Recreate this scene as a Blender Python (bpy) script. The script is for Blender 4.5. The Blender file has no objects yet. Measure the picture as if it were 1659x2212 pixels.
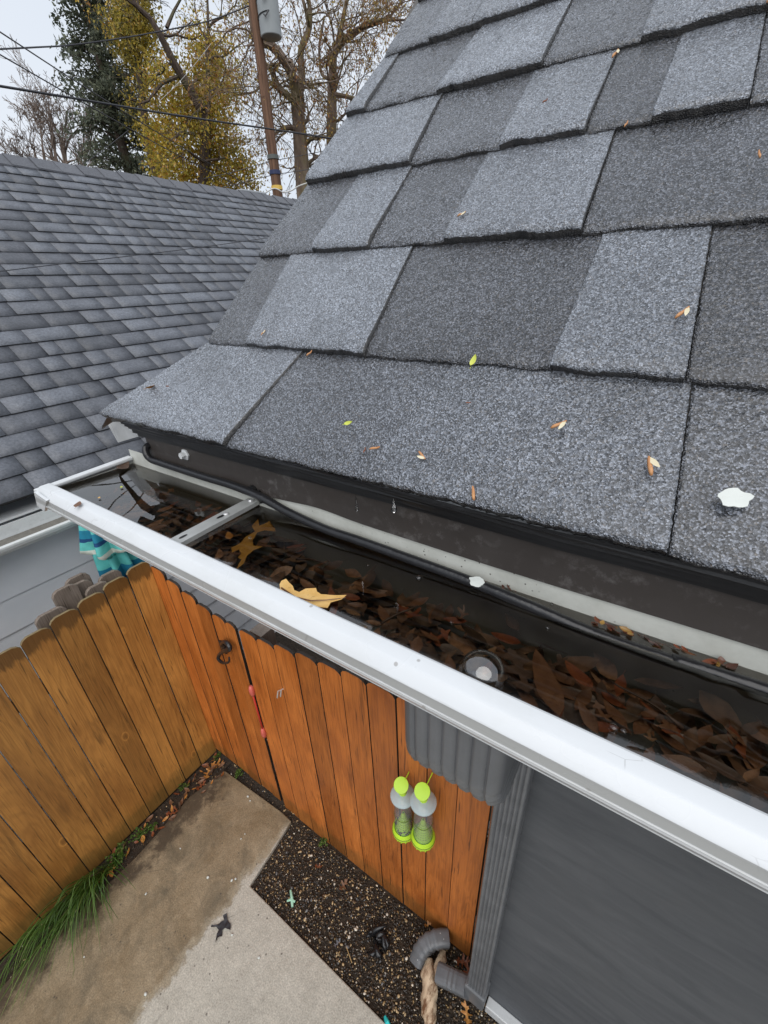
import bpy, bmesh, math, random
import numpy as np
from mathutils import Vector, Matrix, noise as mnoise

random.seed(7)
rng = np.random.default_rng(7)
S = bpy.context.scene
COL = S.collection
PI = math.pi

# ------------------------------------------------------------------ camera, world, sun, exposure
CAM = np.array([0.0, 0.0, 3.2])
F, CX, CY = 933.07, 829.5, 1106.0
MW = np.array([[0.829815, -0.236239, 0.505567],
               [0.556724, 0.412617, -0.720976],
               [-0.038283, 0.879738, 0.473915]])
cd = bpy.data.cameras.new('camera')
cam = bpy.data.objects.new('camera', cd)
COL.objects.link(cam)
mw = Matrix([list(MW[i]) + [float(CAM[i])] for i in range(3)] + [[0, 0, 0, 1]])
cam.matrix_world = mw
cd.sensor_fit = 'VERTICAL'
cd.sensor_height = 36.0
cd.lens = 36.0 * F / 2212.0
cd.clip_start = 0.02
cd.clip_end = 800
S.camera = cam

SUN_EL, SUN_AZ = math.radians(54), math.radians(150)
world = bpy.data.worlds.new('World')
S.world = world
world.use_nodes = True
wn = world.node_tree
wn.nodes.clear()
w_out = wn.nodes.new('ShaderNodeOutputWorld')
w_bg = wn.nodes.new('ShaderNodeBackground')
w_sky = wn.nodes.new('ShaderNodeTexSky')
w_sky.sky_type = 'NISHITA'
w_sky.sun_disc = False
w_sky.sun_elevation = SUN_EL
w_sky.sun_rotation = SUN_AZ
w_sky.dust_density = 4.0
w_mix = wn.nodes.new('ShaderNodeMix')
w_mix.data_type = 'RGBA'
w_mix.inputs['Factor'].default_value = 0.86        # cloud deck over the clear sky
w_tc = wn.nodes.new('ShaderNodeTexCoord')
w_nz = wn.nodes.new('ShaderNodeTexNoise')
w_nz.inputs['Scale'].default_value = 1.6
w_nz.inputs['Detail'].default_value = 3.0
w_rp = wn.nodes.new('ShaderNodeValToRGB')
w_rp.color_ramp.elements[0].position = 0.3
w_rp.color_ramp.elements[0].color = (8.2, 9.0, 10.2, 1)
w_rp.color_ramp.elements[1].position = 0.7
w_rp.color_ramp.elements[1].color = (9.8, 10.3, 11.0, 1)
wn.links.new(w_tc.outputs['Generated'], w_nz.inputs['Vector'])
wn.links.new(w_nz.outputs['Fac'], w_rp.inputs['Fac'])
wn.links.new(w_sky.outputs[0], w_mix.inputs['A'])
wn.links.new(w_rp.outputs['Color'], w_mix.inputs['B'])
wn.links.new(w_mix.outputs['Result'], w_bg.inputs['Color'])
w_bg.inputs['Strength'].default_value = 0.073
wn.links.new(w_bg.outputs[0], w_out.inputs[0])

sd = bpy.data.lights.new('sun', 'SUN')
sd.energy = 1.5
sd.angle = math.radians(70)
sd.color = (1.0, 0.97, 0.93)
sun = bpy.data.objects.new('sun', sd)
COL.objects.link(sun)
sv = Vector((math.sin(SUN_AZ) * math.cos(SUN_EL), math.cos(SUN_AZ) * math.cos(SUN_EL), math.sin(SUN_EL)))
sun.rotation_euler = sv.to_track_quat('Z', 'Y').to_euler()
sun.location = (0, 0, 30)

S.view_settings.view_transform = 'Standard'
S.view_settings.look = 'None'
S.view_settings.exposure = 0.40
S.view_settings.gamma = 1.0
S.view_settings.use_curve_mapping = False
try:
    S.cycles.max_bounces = 10
    S.cycles.transparent_max_bounces = 16
    S.cycles.caustics_reflective = False
    S.cycles.caustics_refractive = False
except Exception:
    pass

# ------------------------------------------------------------------ geometry helpers
def ray(px, py):
    v = MW @ np.array([px - CX, -(py - CY), -F])
    return v

def on(px, py, axis, val):
    """the point of a real plane (x, y or z = val) seen at a place of the photo, used to survey it"""
    d = ray(px, py)
    t = (val - CAM[axis]) / d[axis]
    return CAM + d * t

def far(px, py, dist):
    d = ray(px, py)
    return CAM + d * (dist / math.hypot(d[0], d[1]))

TH = math.radians(44)
E0 = np.array([0, .3065, 3.026])
UU = np.array([0, math.cos(TH), math.sin(TH)])
NN = np.array([0, -math.sin(TH), math.cos(TH)])
def R(x, s, h=0.0):
    return E0 + np.array([x, 0, 0]) + UU * s + NN * h

def root_loc(p):
    while p is not None and p.parent is not None:
        p = p.parent
    return Vector(p.location) if p is not None else Vector((0, 0, 0))

class MB:
    def __init__(s):
        s.v = []; s.f = []
    def add(s, vs, fs):
        b = len(s.v)
        s.v.extend([tuple(map(float, p)) for p in vs])
        s.f.extend([tuple(b + i for i in f) for f in fs])
        return s
    def box(s, a, b):
        x0, y0, z0 = a; x1, y1, z1 = b
        return s.add([(x0, y0, z0), (x1, y0, z0), (x1, y1, z0), (x0, y1, z0),
                      (x0, y0, z1), (x1, y0, z1), (x1, y1, z1), (x0, y1, z1)],
                     [(0, 3, 2, 1), (4, 5, 6, 7), (0, 1, 5, 4), (1, 2, 6, 5), (2, 3, 7, 6), (3, 0, 4, 7)])
    def tube(s, pts, r, n=8, cap=True):
        pts = [Vector(p) for p in pts]
        if not hasattr(r, '__len__'):
            r = [r] * len(pts)
        b = len(s.v)
        prev = None
        for i, p in enumerate(pts):
            if i == 0: t = pts[1] - p
            elif i == len(pts) - 1: t = p - pts[i - 1]
            else: t = pts[i + 1] - pts[i - 1]
            if t.length < 1e-9: t = Vector((0, 0, 1))
            t.normalize()
            if prev is None:
                a = Vector((0, 0, 1)) if abs(t.z) < .9 else Vector((1, 0, 0))
                u = t.cross(a).normalized()
            else:
                u = (prev - t * prev.dot(t))
                u = u.normalized() if u.length > 1e-6 else t.orthogonal().normalized()
            prev = u
            w = t.cross(u)
            for k in range(n):
                a = 2 * PI * k / n
                s.v.append(tuple(p + (u * math.cos(a) + w * math.sin(a)) * r[i]))
        for i in range(len(pts) - 1):
            for k in range(n):
                k2 = (k + 1) % n
                s.f.append((b + i * n + k, b + i * n + k2, b + (i + 1) * n + k2, b + (i + 1) * n + k))
        if cap:
            s.f.append(tuple(b + k for k in range(n))[::-1])
            s.f.append(tuple(b + (len(pts) - 1) * n + k for k in range(n)))
        return s
    def square(s, b0, n, c_pts, p=4.0, asp=.8):
        """turns the last tube (from vertex b0) into a rounded rectangular pipe"""
        for i, c in enumerate(c_pts):
            c = Vector(c)
            for k in range(n):
                a = 2 * PI * (k + .5) / n; v = Vector(s.v[b0 + i * n + k]) - c
                f = (abs(math.cos(a)) ** p + abs(math.sin(a)) ** p) ** (-1 / p)
                s.v[b0 + i * n + k] = tuple(c + v * f)
        return s
    def lathe(s, prof, c=(0, 0, 0), n=24, ax=None):
        """prof: list of (radius, height) about the z axis (or ax) through c"""
        c = Vector(c)
        q = Vector((0, 0, 1)).rotation_difference(Vector(ax).normalized()) if ax else None
        b = len(s.v)
        for r, h in prof:
            for k in range(n):
                a = 2 * PI * k / n
                p = Vector((r * math.cos(a), r * math.sin(a), h))
                if q: p = q @ p
                s.v.append(tuple(c + p))
        for i in range(len(prof) - 1):
            for k in range(n):
                k2 = (k + 1) % n
                s.f.append((b + i * n + k, b + i * n + k2, b + (i + 1) * n + k2, b + (i + 1) * n + k))
        return s
    def extrude_x(s, prof, x0, x1, closed=False, caps=False, segs=1):
        """prof: list of (y, z)"""
        b = len(s.v); n = len(prof)
        for j in range(segs + 1):
            x = x0 + (x1 - x0) * j / segs
            for y, z in prof: s.v.append((x, y, z))
        for j in range(segs):
            for i in range(n if closed else n - 1):
                i2 = (i + 1) % n
                s.f.append((b + j * n + i, b + (j + 1) * n + i, b + (j + 1) * n + i2, b + j * n + i2))
        if caps:
            s.f.append(tuple(b + i for i in range(n)))
            s.f.append(tuple(b + segs * n + i for i in range(n))[::-1])
        return s
    def build(s, name, m=None, parent=None, smooth=False):
        me = bpy.data.meshes.new(name)
        off = root_loc(parent)
        vs = [(p[0] - off.x, p[1] - off.y, p[2] - off.z) for p in s.v] if parent is not None else s.v
        me.from_pydata(vs, [], s.f)
        me.update()
        return link(name, me, m, parent, smooth)
    def center(s):
        """make the mesh its own thing: origin at the base centre"""
        a = np.array(s.v)
        return Vector(((a[:, 0].min() + a[:, 0].max()) / 2, (a[:, 1].min() + a[:, 1].max()) / 2, a[:, 2].min()))
    def thing(s, name, m, label, cat, group=None, smooth=False):
        c = s.center()
        me = bpy.data.meshes.new(name)
        me.from_pydata([(p[0] - c.x, p[1] - c.y, p[2] - c.z) for p in s.v], [], s.f)
        me.update()
        o = link(name, me, m, None, smooth)
        o.location = c
        return tag(o, label, cat, group)

def link(name, me, m, parent, smooth=False):
    o = bpy.data.objects.new(name, me)
    COL.objects.link(o)
    if m is not None: me.materials.append(m)
    if parent is not None: o.parent = parent
    if smooth:
        me.polygons.foreach_set('use_smooth', [True] * len(me.polygons))
    return o

def tag(o, label, cat, group=None):
    o['label'] = label; o['category'] = cat
    if group: o['group'] = group
    return o

def empty(name, loc, label, cat, group=None):
    o = bpy.data.objects.new(name, None)
    COL.objects.link(o)
    o.empty_display_size = .1
    o.location = loc
    return tag(o, label, cat, group)

def structure(o, kind='structure'):
    o['kind'] = kind
    return o

def bevel(o, w, seg=2, lim=40):
    md = o.modifiers.new('bevel', 'BEVEL')
    md.width = w; md.segments = seg; md.limit_method = 'ANGLE'; md.angle_limit = math.radians(lim)
    return o

# ------------------------------------------------------------------ material helpers
class NT:
    def __init__(s, name, rough=.6, spec=.5, metal=0.0, color=(.5, .5, .5)):
        s.m = bpy.data.materials.new(name); s.m.use_nodes = True
        s.t = s.m.node_tree; s.b = s.t.nodes['Principled BSDF']
        s.out = s.t.nodes['Material Output']
        s.b.inputs['Roughness'].default_value = rough
        s.b.inputs['Specular IOR Level'].default_value = spec
        s.b.inputs['Metallic'].default_value = metal
        s.b.inputs['Base Color'].default_value = (*color, 1)
        s._tc = None
    def L(s, a, b): s.t.links.new(a, b)
    def node(s, ty, **kw):
        n = s.t.nodes.new(ty)
        for k, v in kw.items(): setattr(n, k, v)
        return n
    def coord(s, scale=(1, 1, 1), rot=(0, 0, 0), loc=(0, 0, 0)):
        if s._tc is None: s._tc = s.node('ShaderNodeTexCoord')
        mp = s.node('ShaderNodeMapping')
        mp.inputs['Scale'].default_value = scale; mp.inputs['Rotation'].default_value = rot; mp.inputs['Location'].default_value = loc
        s.L(s._tc.outputs['Object'], mp.inputs['Vector'])
        return mp.outputs[0]
    def noise(s, scale=5, detail=4, rough=.5, vec=None, dist=0, w=None):
        n = s.node('ShaderNodeTexNoise')
        n.inputs['Scale'].default_value = scale; n.inputs['Detail'].default_value = detail
        n.inputs['Roughness'].default_value = rough; n.inputs['Distortion'].default_value = dist
        if w is not None:
            n.noise_dimensions = '4D'
            s.L(w, n.inputs['W'])
        s.L(vec if vec is not None else s.coord(), n.inputs['Vector'])
        return n.outputs['Fac']
    def voro(s, scale, vec=None, out='Color', rnd=1.0, feature='F1'):
        n = s.node('ShaderNodeTexVoronoi'); n.feature = feature
        n.inputs['Scale'].default_value = scale; n.inputs['Randomness'].default_value = rnd
        s.L(vec if vec is not None else s.coord(), n.inputs['Vector'])
        return n.outputs[out]
    def ramp(s, fac, stops, interp='LINEAR'):
        n = s.node('ShaderNodeValToRGB'); cr = n.color_ramp; cr.interpolation = interp
        while len(cr.elements) < len(stops): cr.elements.new(.5)
        for e, (p, c) in zip(cr.elements, stops):
            e.position = p
            e.color = (c, c, c, 1) if not hasattr(c, '__len__') else (*c, 1)
        s.L(fac, n.inputs['Fac'])
        return n.outputs['Color']
    def put(s, sock, v):
        if hasattr(v, 'is_linked') or isinstance(v, bpy.types.NodeSocket): s.L(v, sock)
        elif hasattr(v, '__len__'): sock.default_value = (*v, 1)
        else: sock.default_value = v
    def mix(s, fac, a, b, mode='MIX'):
        n = s.node('ShaderNodeMix'); n.data_type = 'RGBA'; n.blend_type = mode
        s.put(n.inputs['Factor'], fac); s.put(n.inputs['A'], a); s.put(n.inputs['B'], b)
        return n.outputs['Result']
    def math(s, op, a, b=0.0):
        n = s.node('ShaderNodeMath'); n.operation = op
        s.put(n.inputs[0], a); s.put(n.inputs[1], b)
        return n.outputs[0]
    def xyz(s):
        if s._tc is None: s._tc = s.node('ShaderNodeTexCoord')
        n = s.node('ShaderNodeSeparateXYZ'); s.L(s._tc.outputs['Object'], n.inputs[0])
        return n.outputs
    def island(s):
        return s.node('ShaderNodeNewGeometry').outputs['Random Per Island']
    def attr(s, name):
        n = s.node('ShaderNodeAttribute'); n.attribute_name = name
        return n.outputs['Fac']
    def color(s, c): s.put(s.b.inputs['Base Color'], c); return s
    def rough(s, c): s.put(s.b.inputs['Roughness'], c); return s
    def bump(s, h, strength=.5, dist=.01):
        n = s.node('ShaderNodeBump'); n.inputs['Strength'].default_value = strength; n.inputs['Distance'].default_value = dist
        s.L(h, n.inputs['Height'])
        if s.b.inputs['Normal'].is_linked:
            s.L(s.b.inputs['Normal'].links[0].from_socket, n.inputs['Normal'])
        s.L(n.outputs[0], s.b.inputs['Normal'])
        return s

def simple(name, color, rough=.5, var=.15, scale=20, metal=0.0, spec=.5, bump=0.0):
    n = NT(name, rough, spec, metal)
    f = n.noise(scale, 4)
    n.color(n.mix(f, tuple(c * (1 - var) for c in color), tuple(min(1, c * (1 + var)) for c in color)))
    if bump: n.bump(n.noise(scale * 3, 3), bump, .003)
    return n.m

# wet laminated shingles seen close
def m_shingle_near():
    n = NT('wet_shingle', .42, .7)
    n.b.inputs['Coat Weight'].default_value = .75; n.b.inputs['Coat Roughness'].default_value = .22; n.b.inputs['Coat IOR'].default_value = 1.5
    cb = n.node('ShaderNodeBump'); cb.inputs['Strength'].default_value = .5; cb.inputs['Distance'].default_value = .0015
    n.L(n.noise(230, 3), cb.inputs['Height']); n.L(cb.outputs[0], n.b.inputs['Coat Normal'])
    tone = n.attr('tone')
    base = n.ramp(tone, [(0, (.038, .040, .047)), (.5, (.105, .114, .133)), (1, (.262, .288, .332))])
    g = n.node('ShaderNodeSeparateColor'); n.L(n.voro(760), g.inputs[0])
    gran = n.ramp(g.outputs[0], [(0, .06), (.4, .48), (.72, 1.4), (1, 3.4)])
    soft = n.ramp(g.outputs[0], [(0, .28), (.4, .74), (.75, 1.22), (1, 2.2)])
    gran = n.mix(n.ramp(tone, [(.35, 0.0), (.75, 1.0)]), gran, soft)      # lower granule contrast on the pale tabs
    c = n.mix(1.0, base, gran, 'MULTIPLY')
    big = n.ramp(n.noise(7, 6, .6), [(.3, .72), (.7, 1.22)])
    c = n.mix(1.0, c, big, 'MULTIPLY')
    warm = n.ramp(g.outputs[1], [(.95, 0.0), (.98, 1.0)])
    c = n.mix(n.math('MULTIPLY', warm, .4), c, (.26, .22, .18))
    c = n.mix(n.ramp(n.math('ADD', tone, .5), [(.30, 1.0), (.45, 0.0)]), c, (.010, .010, .011))   # asphalt cut edges, blackened to paint in the shadow line under each butt
    n.color(c)
    n.rough(n.ramp(n.noise(30, 4), [(.35, .15), (.7, .40)]))
    n.bump(n.voro(760, out='Distance'), 1.0, .0016)
    n.bump(n.noise(150, 3), .55, .002)
    return n.m

def m_shingle_far():
    n = NT('neighbour_shingle', .5, .5)
    tone = n.attr('tone')
    base = n.ramp(tone, [(0, (.072, .077, .089)), (.5, (.102, .109, .126)), (1, (.146, .158, .182))])
    c = n.mix(1.0, base, n.ramp(n.noise(70, 4, .7), [(.3, .65), (.7, 1.35)]), 'MULTIPLY')
    c = n.mix(1.0, c, n.ramp(n.noise(3, 5), [(.3, .85), (.7, 1.15)]), 'MULTIPLY')
    c = n.mix(n.ramp(n.math('ADD', tone, .5), [(.30, 1.0), (.45, 0.0)]), c, (.010, .010, .011))  # butt and side faces blackened, shade under the courses painted in
    n.color(c)
    n.bump(n.noise(160, 3, .7), .5, .004)
    n.rough(n.ramp(n.noise(6, 3), [(.35, .36), (.7, .6)]))
    return n.m

def m_wood(name, light, dark, stain, along='z', moss=0.0, top=None, knots=True):
    n = NT(name, .55, .4)
    rnd = n.island()
    sc = (1, 1, .05)
    v = n.coord(scale=sc)
    comb = n.node('ShaderNodeCombineXYZ')
    n.L(n.math('MULTIPLY', rnd, 7.3), comb.inputs[0]); n.L(n.math('MULTIPLY', rnd, 3.1), comb.inputs[1]); n.L(n.math('MULTIPLY', rnd, 5.7), comb.inputs[2])
    av = n.node('ShaderNodeVectorMath'); av.operation = 'ADD'
    n.L(v, av.inputs[0]); n.L(comb.outputs[0], av.inputs[1])
    vv = av.outputs[0]
    def shifted(scale):
        a2 = n.node('ShaderNodeVectorMath'); a2.operation = 'ADD'
        n.L(n.coord(scale=scale), a2.inputs[0]); n.L(comb.outputs[0], a2.inputs[1])
        return a2.outputs[0]
    warp = n.noise(7, 3, .5, shifted((1, 1, .11)), dist=.3)
    g1 = n.math('ADD', n.math('MULTIPLY', n.math('SINE', n.math('MULTIPLY', warp, 95.0)), .5), .5)      # growth rings cut along the board
    g2 = n.noise(190, 4, .65, shifted((1, 1, .018)))
    blot = n.noise(6, 5, .6, shifted((1, 1, .35)))
    c = n.mix(n.ramp(blot, [(.3, 0.0), (.7, 1.0)]), dark, light)
    c = n.mix(n.math('MULTIPLY', n.ramp(g1, [(.45, 0.0), (1.0, 1.0)]), .22), c, tuple(x * .62 for x in dark))
    c = n.mix(n.math('MULTIPLY', n.ramp(g2, [(.48, 0.0), (.70, 1.0)]), .50), c, tuple(x * .40 for x in dark))
    # each board its own tint
    c = n.mix(1.0, c, n.ramp(rnd, [(0, .62), (.3, 1.05), (.6, .80), (1, 1.18)]), 'MULTIPLY')
    # dark drawn-out streaks where sap and water sit
    st = n.ramp(n.noise(20, 5, .65, shifted((1, 1, .07)), dist=.3), [(.58, 0.0), (.70, 1.0)])
    c = n.mix(n.math('MULTIPLY', st, .55), c, stain)
    ds = n.ramp(n.noise(110, 2, .5, shifted((1, 1, .035))), [(.66, 0.0), (.70, 1.0)])
    c = n.mix(n.math('MULTIPLY', ds, .8), c, stain)
    if knots:
        kv = n.coord(scale=(1, 1, .55))
        kd = n.voro(5.2, kv, 'Distance')
        kn = n.ramp(kd, [(.0, 1.0), (.05, .9), (.085, 0.0)])
        ring = n.ramp(kd, [(.085, 0.0), (.1, .8), (.13, 0.0)])
        c = n.mix(n.math('MULTIPLY', kn, .7), c, tuple(x * .5 for x in dark))
        c = n.mix(n.math('MULTIPLY', ring, .35), c, tuple(min(1, x * 1.5) for x in light))
    z = n.xyz()[2]
    if top:
        # wet weathered ends of the boards, running down in uneven tongues
        bt = n.attr('below_top')
        edge = n.math('ADD', bt, n.math('MULTIPLY', n.noise(26, 4, .7, n.coord(scale=(1, 1, .10))), top))
        c = n.mix(n.math('MULTIPLY', n.ramp(n.math('ADD', edge, .5), [(.5, 0.0), (.53, 1.0)]), .8), c, stain)
    if moss:
        mm = n.math('ADD', z, n.math('MULTIPLY', n.noise(12, 4), -.22))
        c = n.mix(n.math('MULTIPLY', n.ramp(mm, [(0.0, 1.0), (.07, 0.0)]), moss), c, (.05, .06, .018))
    n.color(c)
    n.rough(n.ramp(blot, [(.3, .35), (.7, .6)]))
    n.bump(g1, .15, .002); n.bump(g2, .3, .002)
    return n.m

def m_concrete():
    n = NT('stained_concrete', .55, .45)
    big = n.noise(2.2, 6, .6, dist=.5)
    mid = n.noise(11, 6, .65)
    fine = n.noise(140, 3, .7)
    old = n.mix(n.ramp(big, [(.3, 0.0), (.68, 1.0)]), (.20, .148, .085), (.30, .24, .155))
    old = n.mix(n.math('MULTIPLY', n.ramp(mid, [(.5, 0.0), (.7, 1.0)]), .6), old, (.37, .30, .20))
    old = n.mix(n.math('MULTIPLY', n.ramp(n.noise(3.1, 8, .72, dist=1.2), [(.46, 0.0), (.68, 1.0)]), .8), old, (.115, .098, .066))
    new = n.mix(n.ramp(mid, [(.3, 0.0), (.7, 1.0)]), (.40, .38, .325), (.49, .468, .405))
    new = n.mix(n.math('MULTIPLY', n.ramp(big, [(.55, 0.0), (.75, 1.0)]), .5), new, (.28, .27, .235))
    x, y, z = n.xyz()
    # skim coat edge: a ragged line across the slab
    e = n.math('ADD', n.math('MULTIPLY', x, SKIM[0]), n.math('ADD', n.math('MULTIPLY', y, SKIM[1]), SKIM[2]))
    e = n.math('ADD', e, n.math('MULTIPLY', n.math('SUBTRACT', n.noise(7, 6, .7), .5), .20))
    f = n.ramp(n.math('ADD', e, .5), [(.49, 0.0), (.515, 1.0)])
    c = n.mix(f, old, new)
    rim = n.ramp(n.math('ADD', e, .5), [(.45, 0.0), (.485, 1.0), (.515, 0.0)])
    c = n.mix(n.math('MULTIPLY', rim, .5), c, (.40, .36, .27))
    c = n.mix(1.0, c, n.ramp(fine, [(.3, .68), (.7, 1.28)]), 'MULTIPLY')
    # soil washed over the slab from the fence foot
    dx = n.math('ADD', n.math('ADD', x, 2.17), n.math('MULTIPLY', n.math('SUBTRACT', n.noise(6, 7, .75), .5), -.7))
    c = n.mix(n.math('MULTIPLY', n.ramp(dx, [(.0, 1.0), (.10, 0.0)]), .85), c, (.055, .04, .026))
    c = n.mix(1.0, c, n.ramp(n.noise(34, 6, .75), [(.32, .84), (.68, 1.12)]), 'MULTIPLY')
    crk = n.ramp(n.voro(1.15, n.coord(loc=(.37, .21, 0)), 'Distance', 1, 'DISTANCE_TO_EDGE'), [(.0, 1.0), (.004, 0.0)])
    c = n.mix(n.math('MULTIPLY', n.math('MULTIPLY', crk, n.ramp(n.noise(3, 3), [(.45, 0.0), (.6, 1.0)])), .5), c, (.07, .06, .05))
    pit = n.ramp(n.voro(16, out='Distance'), [(.06, 1.0), (.1, 0.0)])
    c = n.mix(n.math('MULTIPLY', pit, .7), c, (.06, .05, .04))
    n.color(c)
    n.rough(n.ramp(big, [(.3, .32), (.7, .7)]))
    n.bump(fine, .35, .003); n.bump(mid, .3, .006)
    n.bump(f, .4, .004)
    return n.m

def m_white_paint(name='gutter_white', col=(.65, .67, .685), dirt=.35, grime=0.0):
    n = NT(name, .3, .5)
    d = n.ramp(n.noise(16, 6, .7, n.coord(scale=(.5, 1, 1))), [(.5, 0.0), (.78, 1.0)])
    c = n.mix(n.math('MULTIPLY', d, dirt), col, (.46, .47, .45))
    sp = n.ramp(n.voro(38, out='Distance'), [(.05, 1.0), (.075, 0.0)])
    c = n.mix(n.math('MULTIPLY', sp, .6), c, (.22, .2, .18))
    z_ = n.xyz()[2]
    gz = n.math('ADD', n.math('SUBTRACT', z_, 2.44), n.math('MULTIPLY', n.math('SUBTRACT', n.noise(50, 4, .7, n.coord(scale=(.3, 1, 1))), .5), .006))
    gr_ = n.ramp(gz, [(.4865, 0.0), (.4882, 1.0), (.4978, 1.0), (.5, 0.0)])    # grime sitting in the folded band
    c = n.mix(n.math('MULTIPLY', gr_, grime), c, (.33, .335, .32))
    # hairline cracks and scratches
    cr = n.ramp(n.voro(34, n.coord(scale=(.8, 2, 2)), 'Distance', 1, 'DISTANCE_TO_EDGE'), [(.0, 1.0), (.014, 0.0)])
    msk = n.ramp(n.noise(26, 3), [(.60, 0.0), (.66, 1.0)])
    c = n.mix(n.math('MULTIPLY', n.math('MULTIPLY', cr, msk), .5), c, (.25, .25, .24))
    n.color(c)
    n.bump(n.noise(60, 3), .08, .002)
    n.rough(n.ramp(n.noise(10, 4), [(.3, .2), (.7, .4)]))
    return n.m

def m_gutter_inside():
    n = NT('gutter_inside', .45, .5)
    c = n.mix(n.ramp(n.noise(20, 5, .7), [(.4, 0.0), (.7, 1.0)]), (.62, .63, .58), (.50, .51, .46))
    sp = n.ramp(n.voro(160, out='Distance'), [(.1, 1.0), (.16, 0.0)])
    msk = n.ramp(n.noise(14, 3), [(.5, 0.0), (.6, 1.0)])
    c = n.mix(n.math('MULTIPLY', sp, msk), c, (.06, .055, .045))
    z = n.xyz()[2]
    al = n.ramp(n.math('SUBTRACT', n.math('ADD', z, n.math('MULTIPLY', n.noise(30, 4), .012)), 2.2), [(.7235, 1.0), (.7375, 0.0)])   # algae below the usual water line
    c = n.mix(n.math('MULTIPLY', al, .62), c, (.13, .12, .07))
    n.color(c); n.bump(n.noise(60, 4), .2, .002)
    return n.m

def m_brown_fascia():
    n = NT('brown_fascia_metal', .42, .5)
    d = n.ramp(n.noise(60, 6, .75), [(.52, 0.0), (.68, 1.0)])
    msk = n.ramp(n.noise(9, 3), [(.42, 0.0), (.6, 1.0)])
    c = n.mix(n.math('MULTIPLY', n.math('MULTIPLY', d, msk), .8), (.05, .043, .039), (.15, .14, .135))
    n.color(c); n.bump(n.noise(120, 3), .2, .001)
    n.rough(n.ramp(n.noise(25, 4), [(.35, .28), (.7, .55)]))
    return n.m

def m_grey_wall():
    n = NT('grey_wall_paint', .55, .4)
    v = n.coord(scale=(.22, 1, 1))
    st = n.noise(16, 6, .6, v, dist=.8)
    c = n.mix(n.ramp(st, [(.3, 0.0), (.7, 1.0)]), (.062, .068, .077), (.092, .098, .107))
    c = n.mix(n.math('MULTIPLY', n.ramp(n.noise(4, 4), [(.5, 0.0), (.75, 1.0)]), .35), c, (.075, .08, .085))
    n.color(c); n.bump(n.noise(120, 4, .6, n.coord(scale=(.3, 1, 1))), .25, .002)
    return n.m

def m_grey_metal():
    n = NT('grey_downspout_paint', .38, .5)
    c = n.mix(n.ramp(n.noise(14, 5), [(.35, 0.0), (.7, 1.0)]), (.108, .114, .122), (.15, .156, .166))
    sp = n.ramp(n.noise(48, 4, .8), [(.70, 0.0), (.76, 1.0)])
    c = n.mix(n.math('MULTIPLY', sp, .7), c, (.04, .042, .045))
    chip = n.ramp(n.voro(23, out='Distance'), [(.035, 1.0), (.05, 0.0)])
    c = n.mix(chip, c, (.6, .6, .58))
    n.color(c); n.bump(n.noise(70, 3), .15, .002)
    return n.m

def m_siding():
    n = NT('pale_grey_siding', .5, .4)
    c = n.mix(n.ramp(n.noise(6, 5), [(.3, 0.0), (.7, 1.0)]), (.64, .67, .705), (.70, .725, .755))
    n.color(c); n.bump(n.noise(90, 4, .6, n.coord(scale=(1, .15, 1))), .15, .002)
    return n.m

def m_gravel():
    n = NT('pebbles', .32, .5)
    r = n.island()
    c = n.ramp(r, [(0, (.030, .022, .016)), (.30, (.06, .044, .03)), (.52, (.11, .07, .04)), (.68, (.05, .045, .04)), (.8, (.30, .20, .09)), (.87, (.48, .35, .19)), (.94, (.15, .15, .15)), (.97, (.66, .60, .50))], 'CONSTANT')
    c = n.mix(1.0, c, n.ramp(n.noise(120, 3), [(.3, .7), (.7, 1.3)]), 'MULTIPLY')
    n.color(c)
    return n.m

def m_soil():
    n = NT('dark_soil', .6, .4)
    c = n.mix(n.ramp(n.noise(40, 6, .7), [(.35, 0.0), (.7, 1.0)]), (.018, .013, .009), (.07, .048, .03))
    c = n.mix(n.math('MULTIPLY', n.ramp(n.voro(110, out='Distance'), [(.1, 1.0), (.25, 0.0)]), .35), c, (.13, .09, .05))
    n.color(c); n.bump(n.noise(90, 5, .7), .8, .02)
    return n.m

def m_leaf(name, a, b, vein=None, rough=.45):
    n = NT(name, rough, .45)
    c = n.mix(n.ramp(n.noise(70, 5, .7), [(.35, 0.0), (.68, 1.0)]), a, b)
    c = n.mix(n.math('MULTIPLY', n.ramp(n.noise(220, 3), [(.6, 0.0), (.72, 1.0)]), .5), c, tuple(x * .4 for x in a))
    n.color(c); n.bump(n.noise(160, 3), .3, .001)
    return n.m

def m_foliage(name, stops, rough=.5):
    n = NT(name, rough, .3)
    c = n.ramp(n.island(), stops)
    c = n.mix(1.0, c, n.ramp(n.noise(.8, 3), [(.35, .7), (.65, 1.25)]), 'MULTIPLY')
    n.color(c)
    tr = n.node('ShaderNodeBsdfTranslucent'); n.L(c, tr.inputs['Color'])
    ms = n.node('ShaderNodeMixShader'); ms.inputs[0].default_value = .42
    n.L(n.b.outputs[0], ms.inputs[1]); n.L(tr.outputs[0], ms.inputs[2]); n.L(ms.outputs[0], n.out.inputs[0])
    return n.m

def m_bark(name, a, b, moss=None):
    n = NT(name, .8, .2)
    f = n.noise(9, 6, .7, n.coord(scale=(1, 1, .3)))
    c = n.mix(n.ramp(f, [(.35, 0.0), (.65, 1.0)]), a, b)
    if moss: c = n.mix(n.math('MULTIPLY', n.ramp(n.noise(1.5, 4), [(.5, 0.0), (.65, 1.0)]), .6), c, moss)
    n.color(c); n.bump(f, .6, .03)
    return n.m

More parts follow.
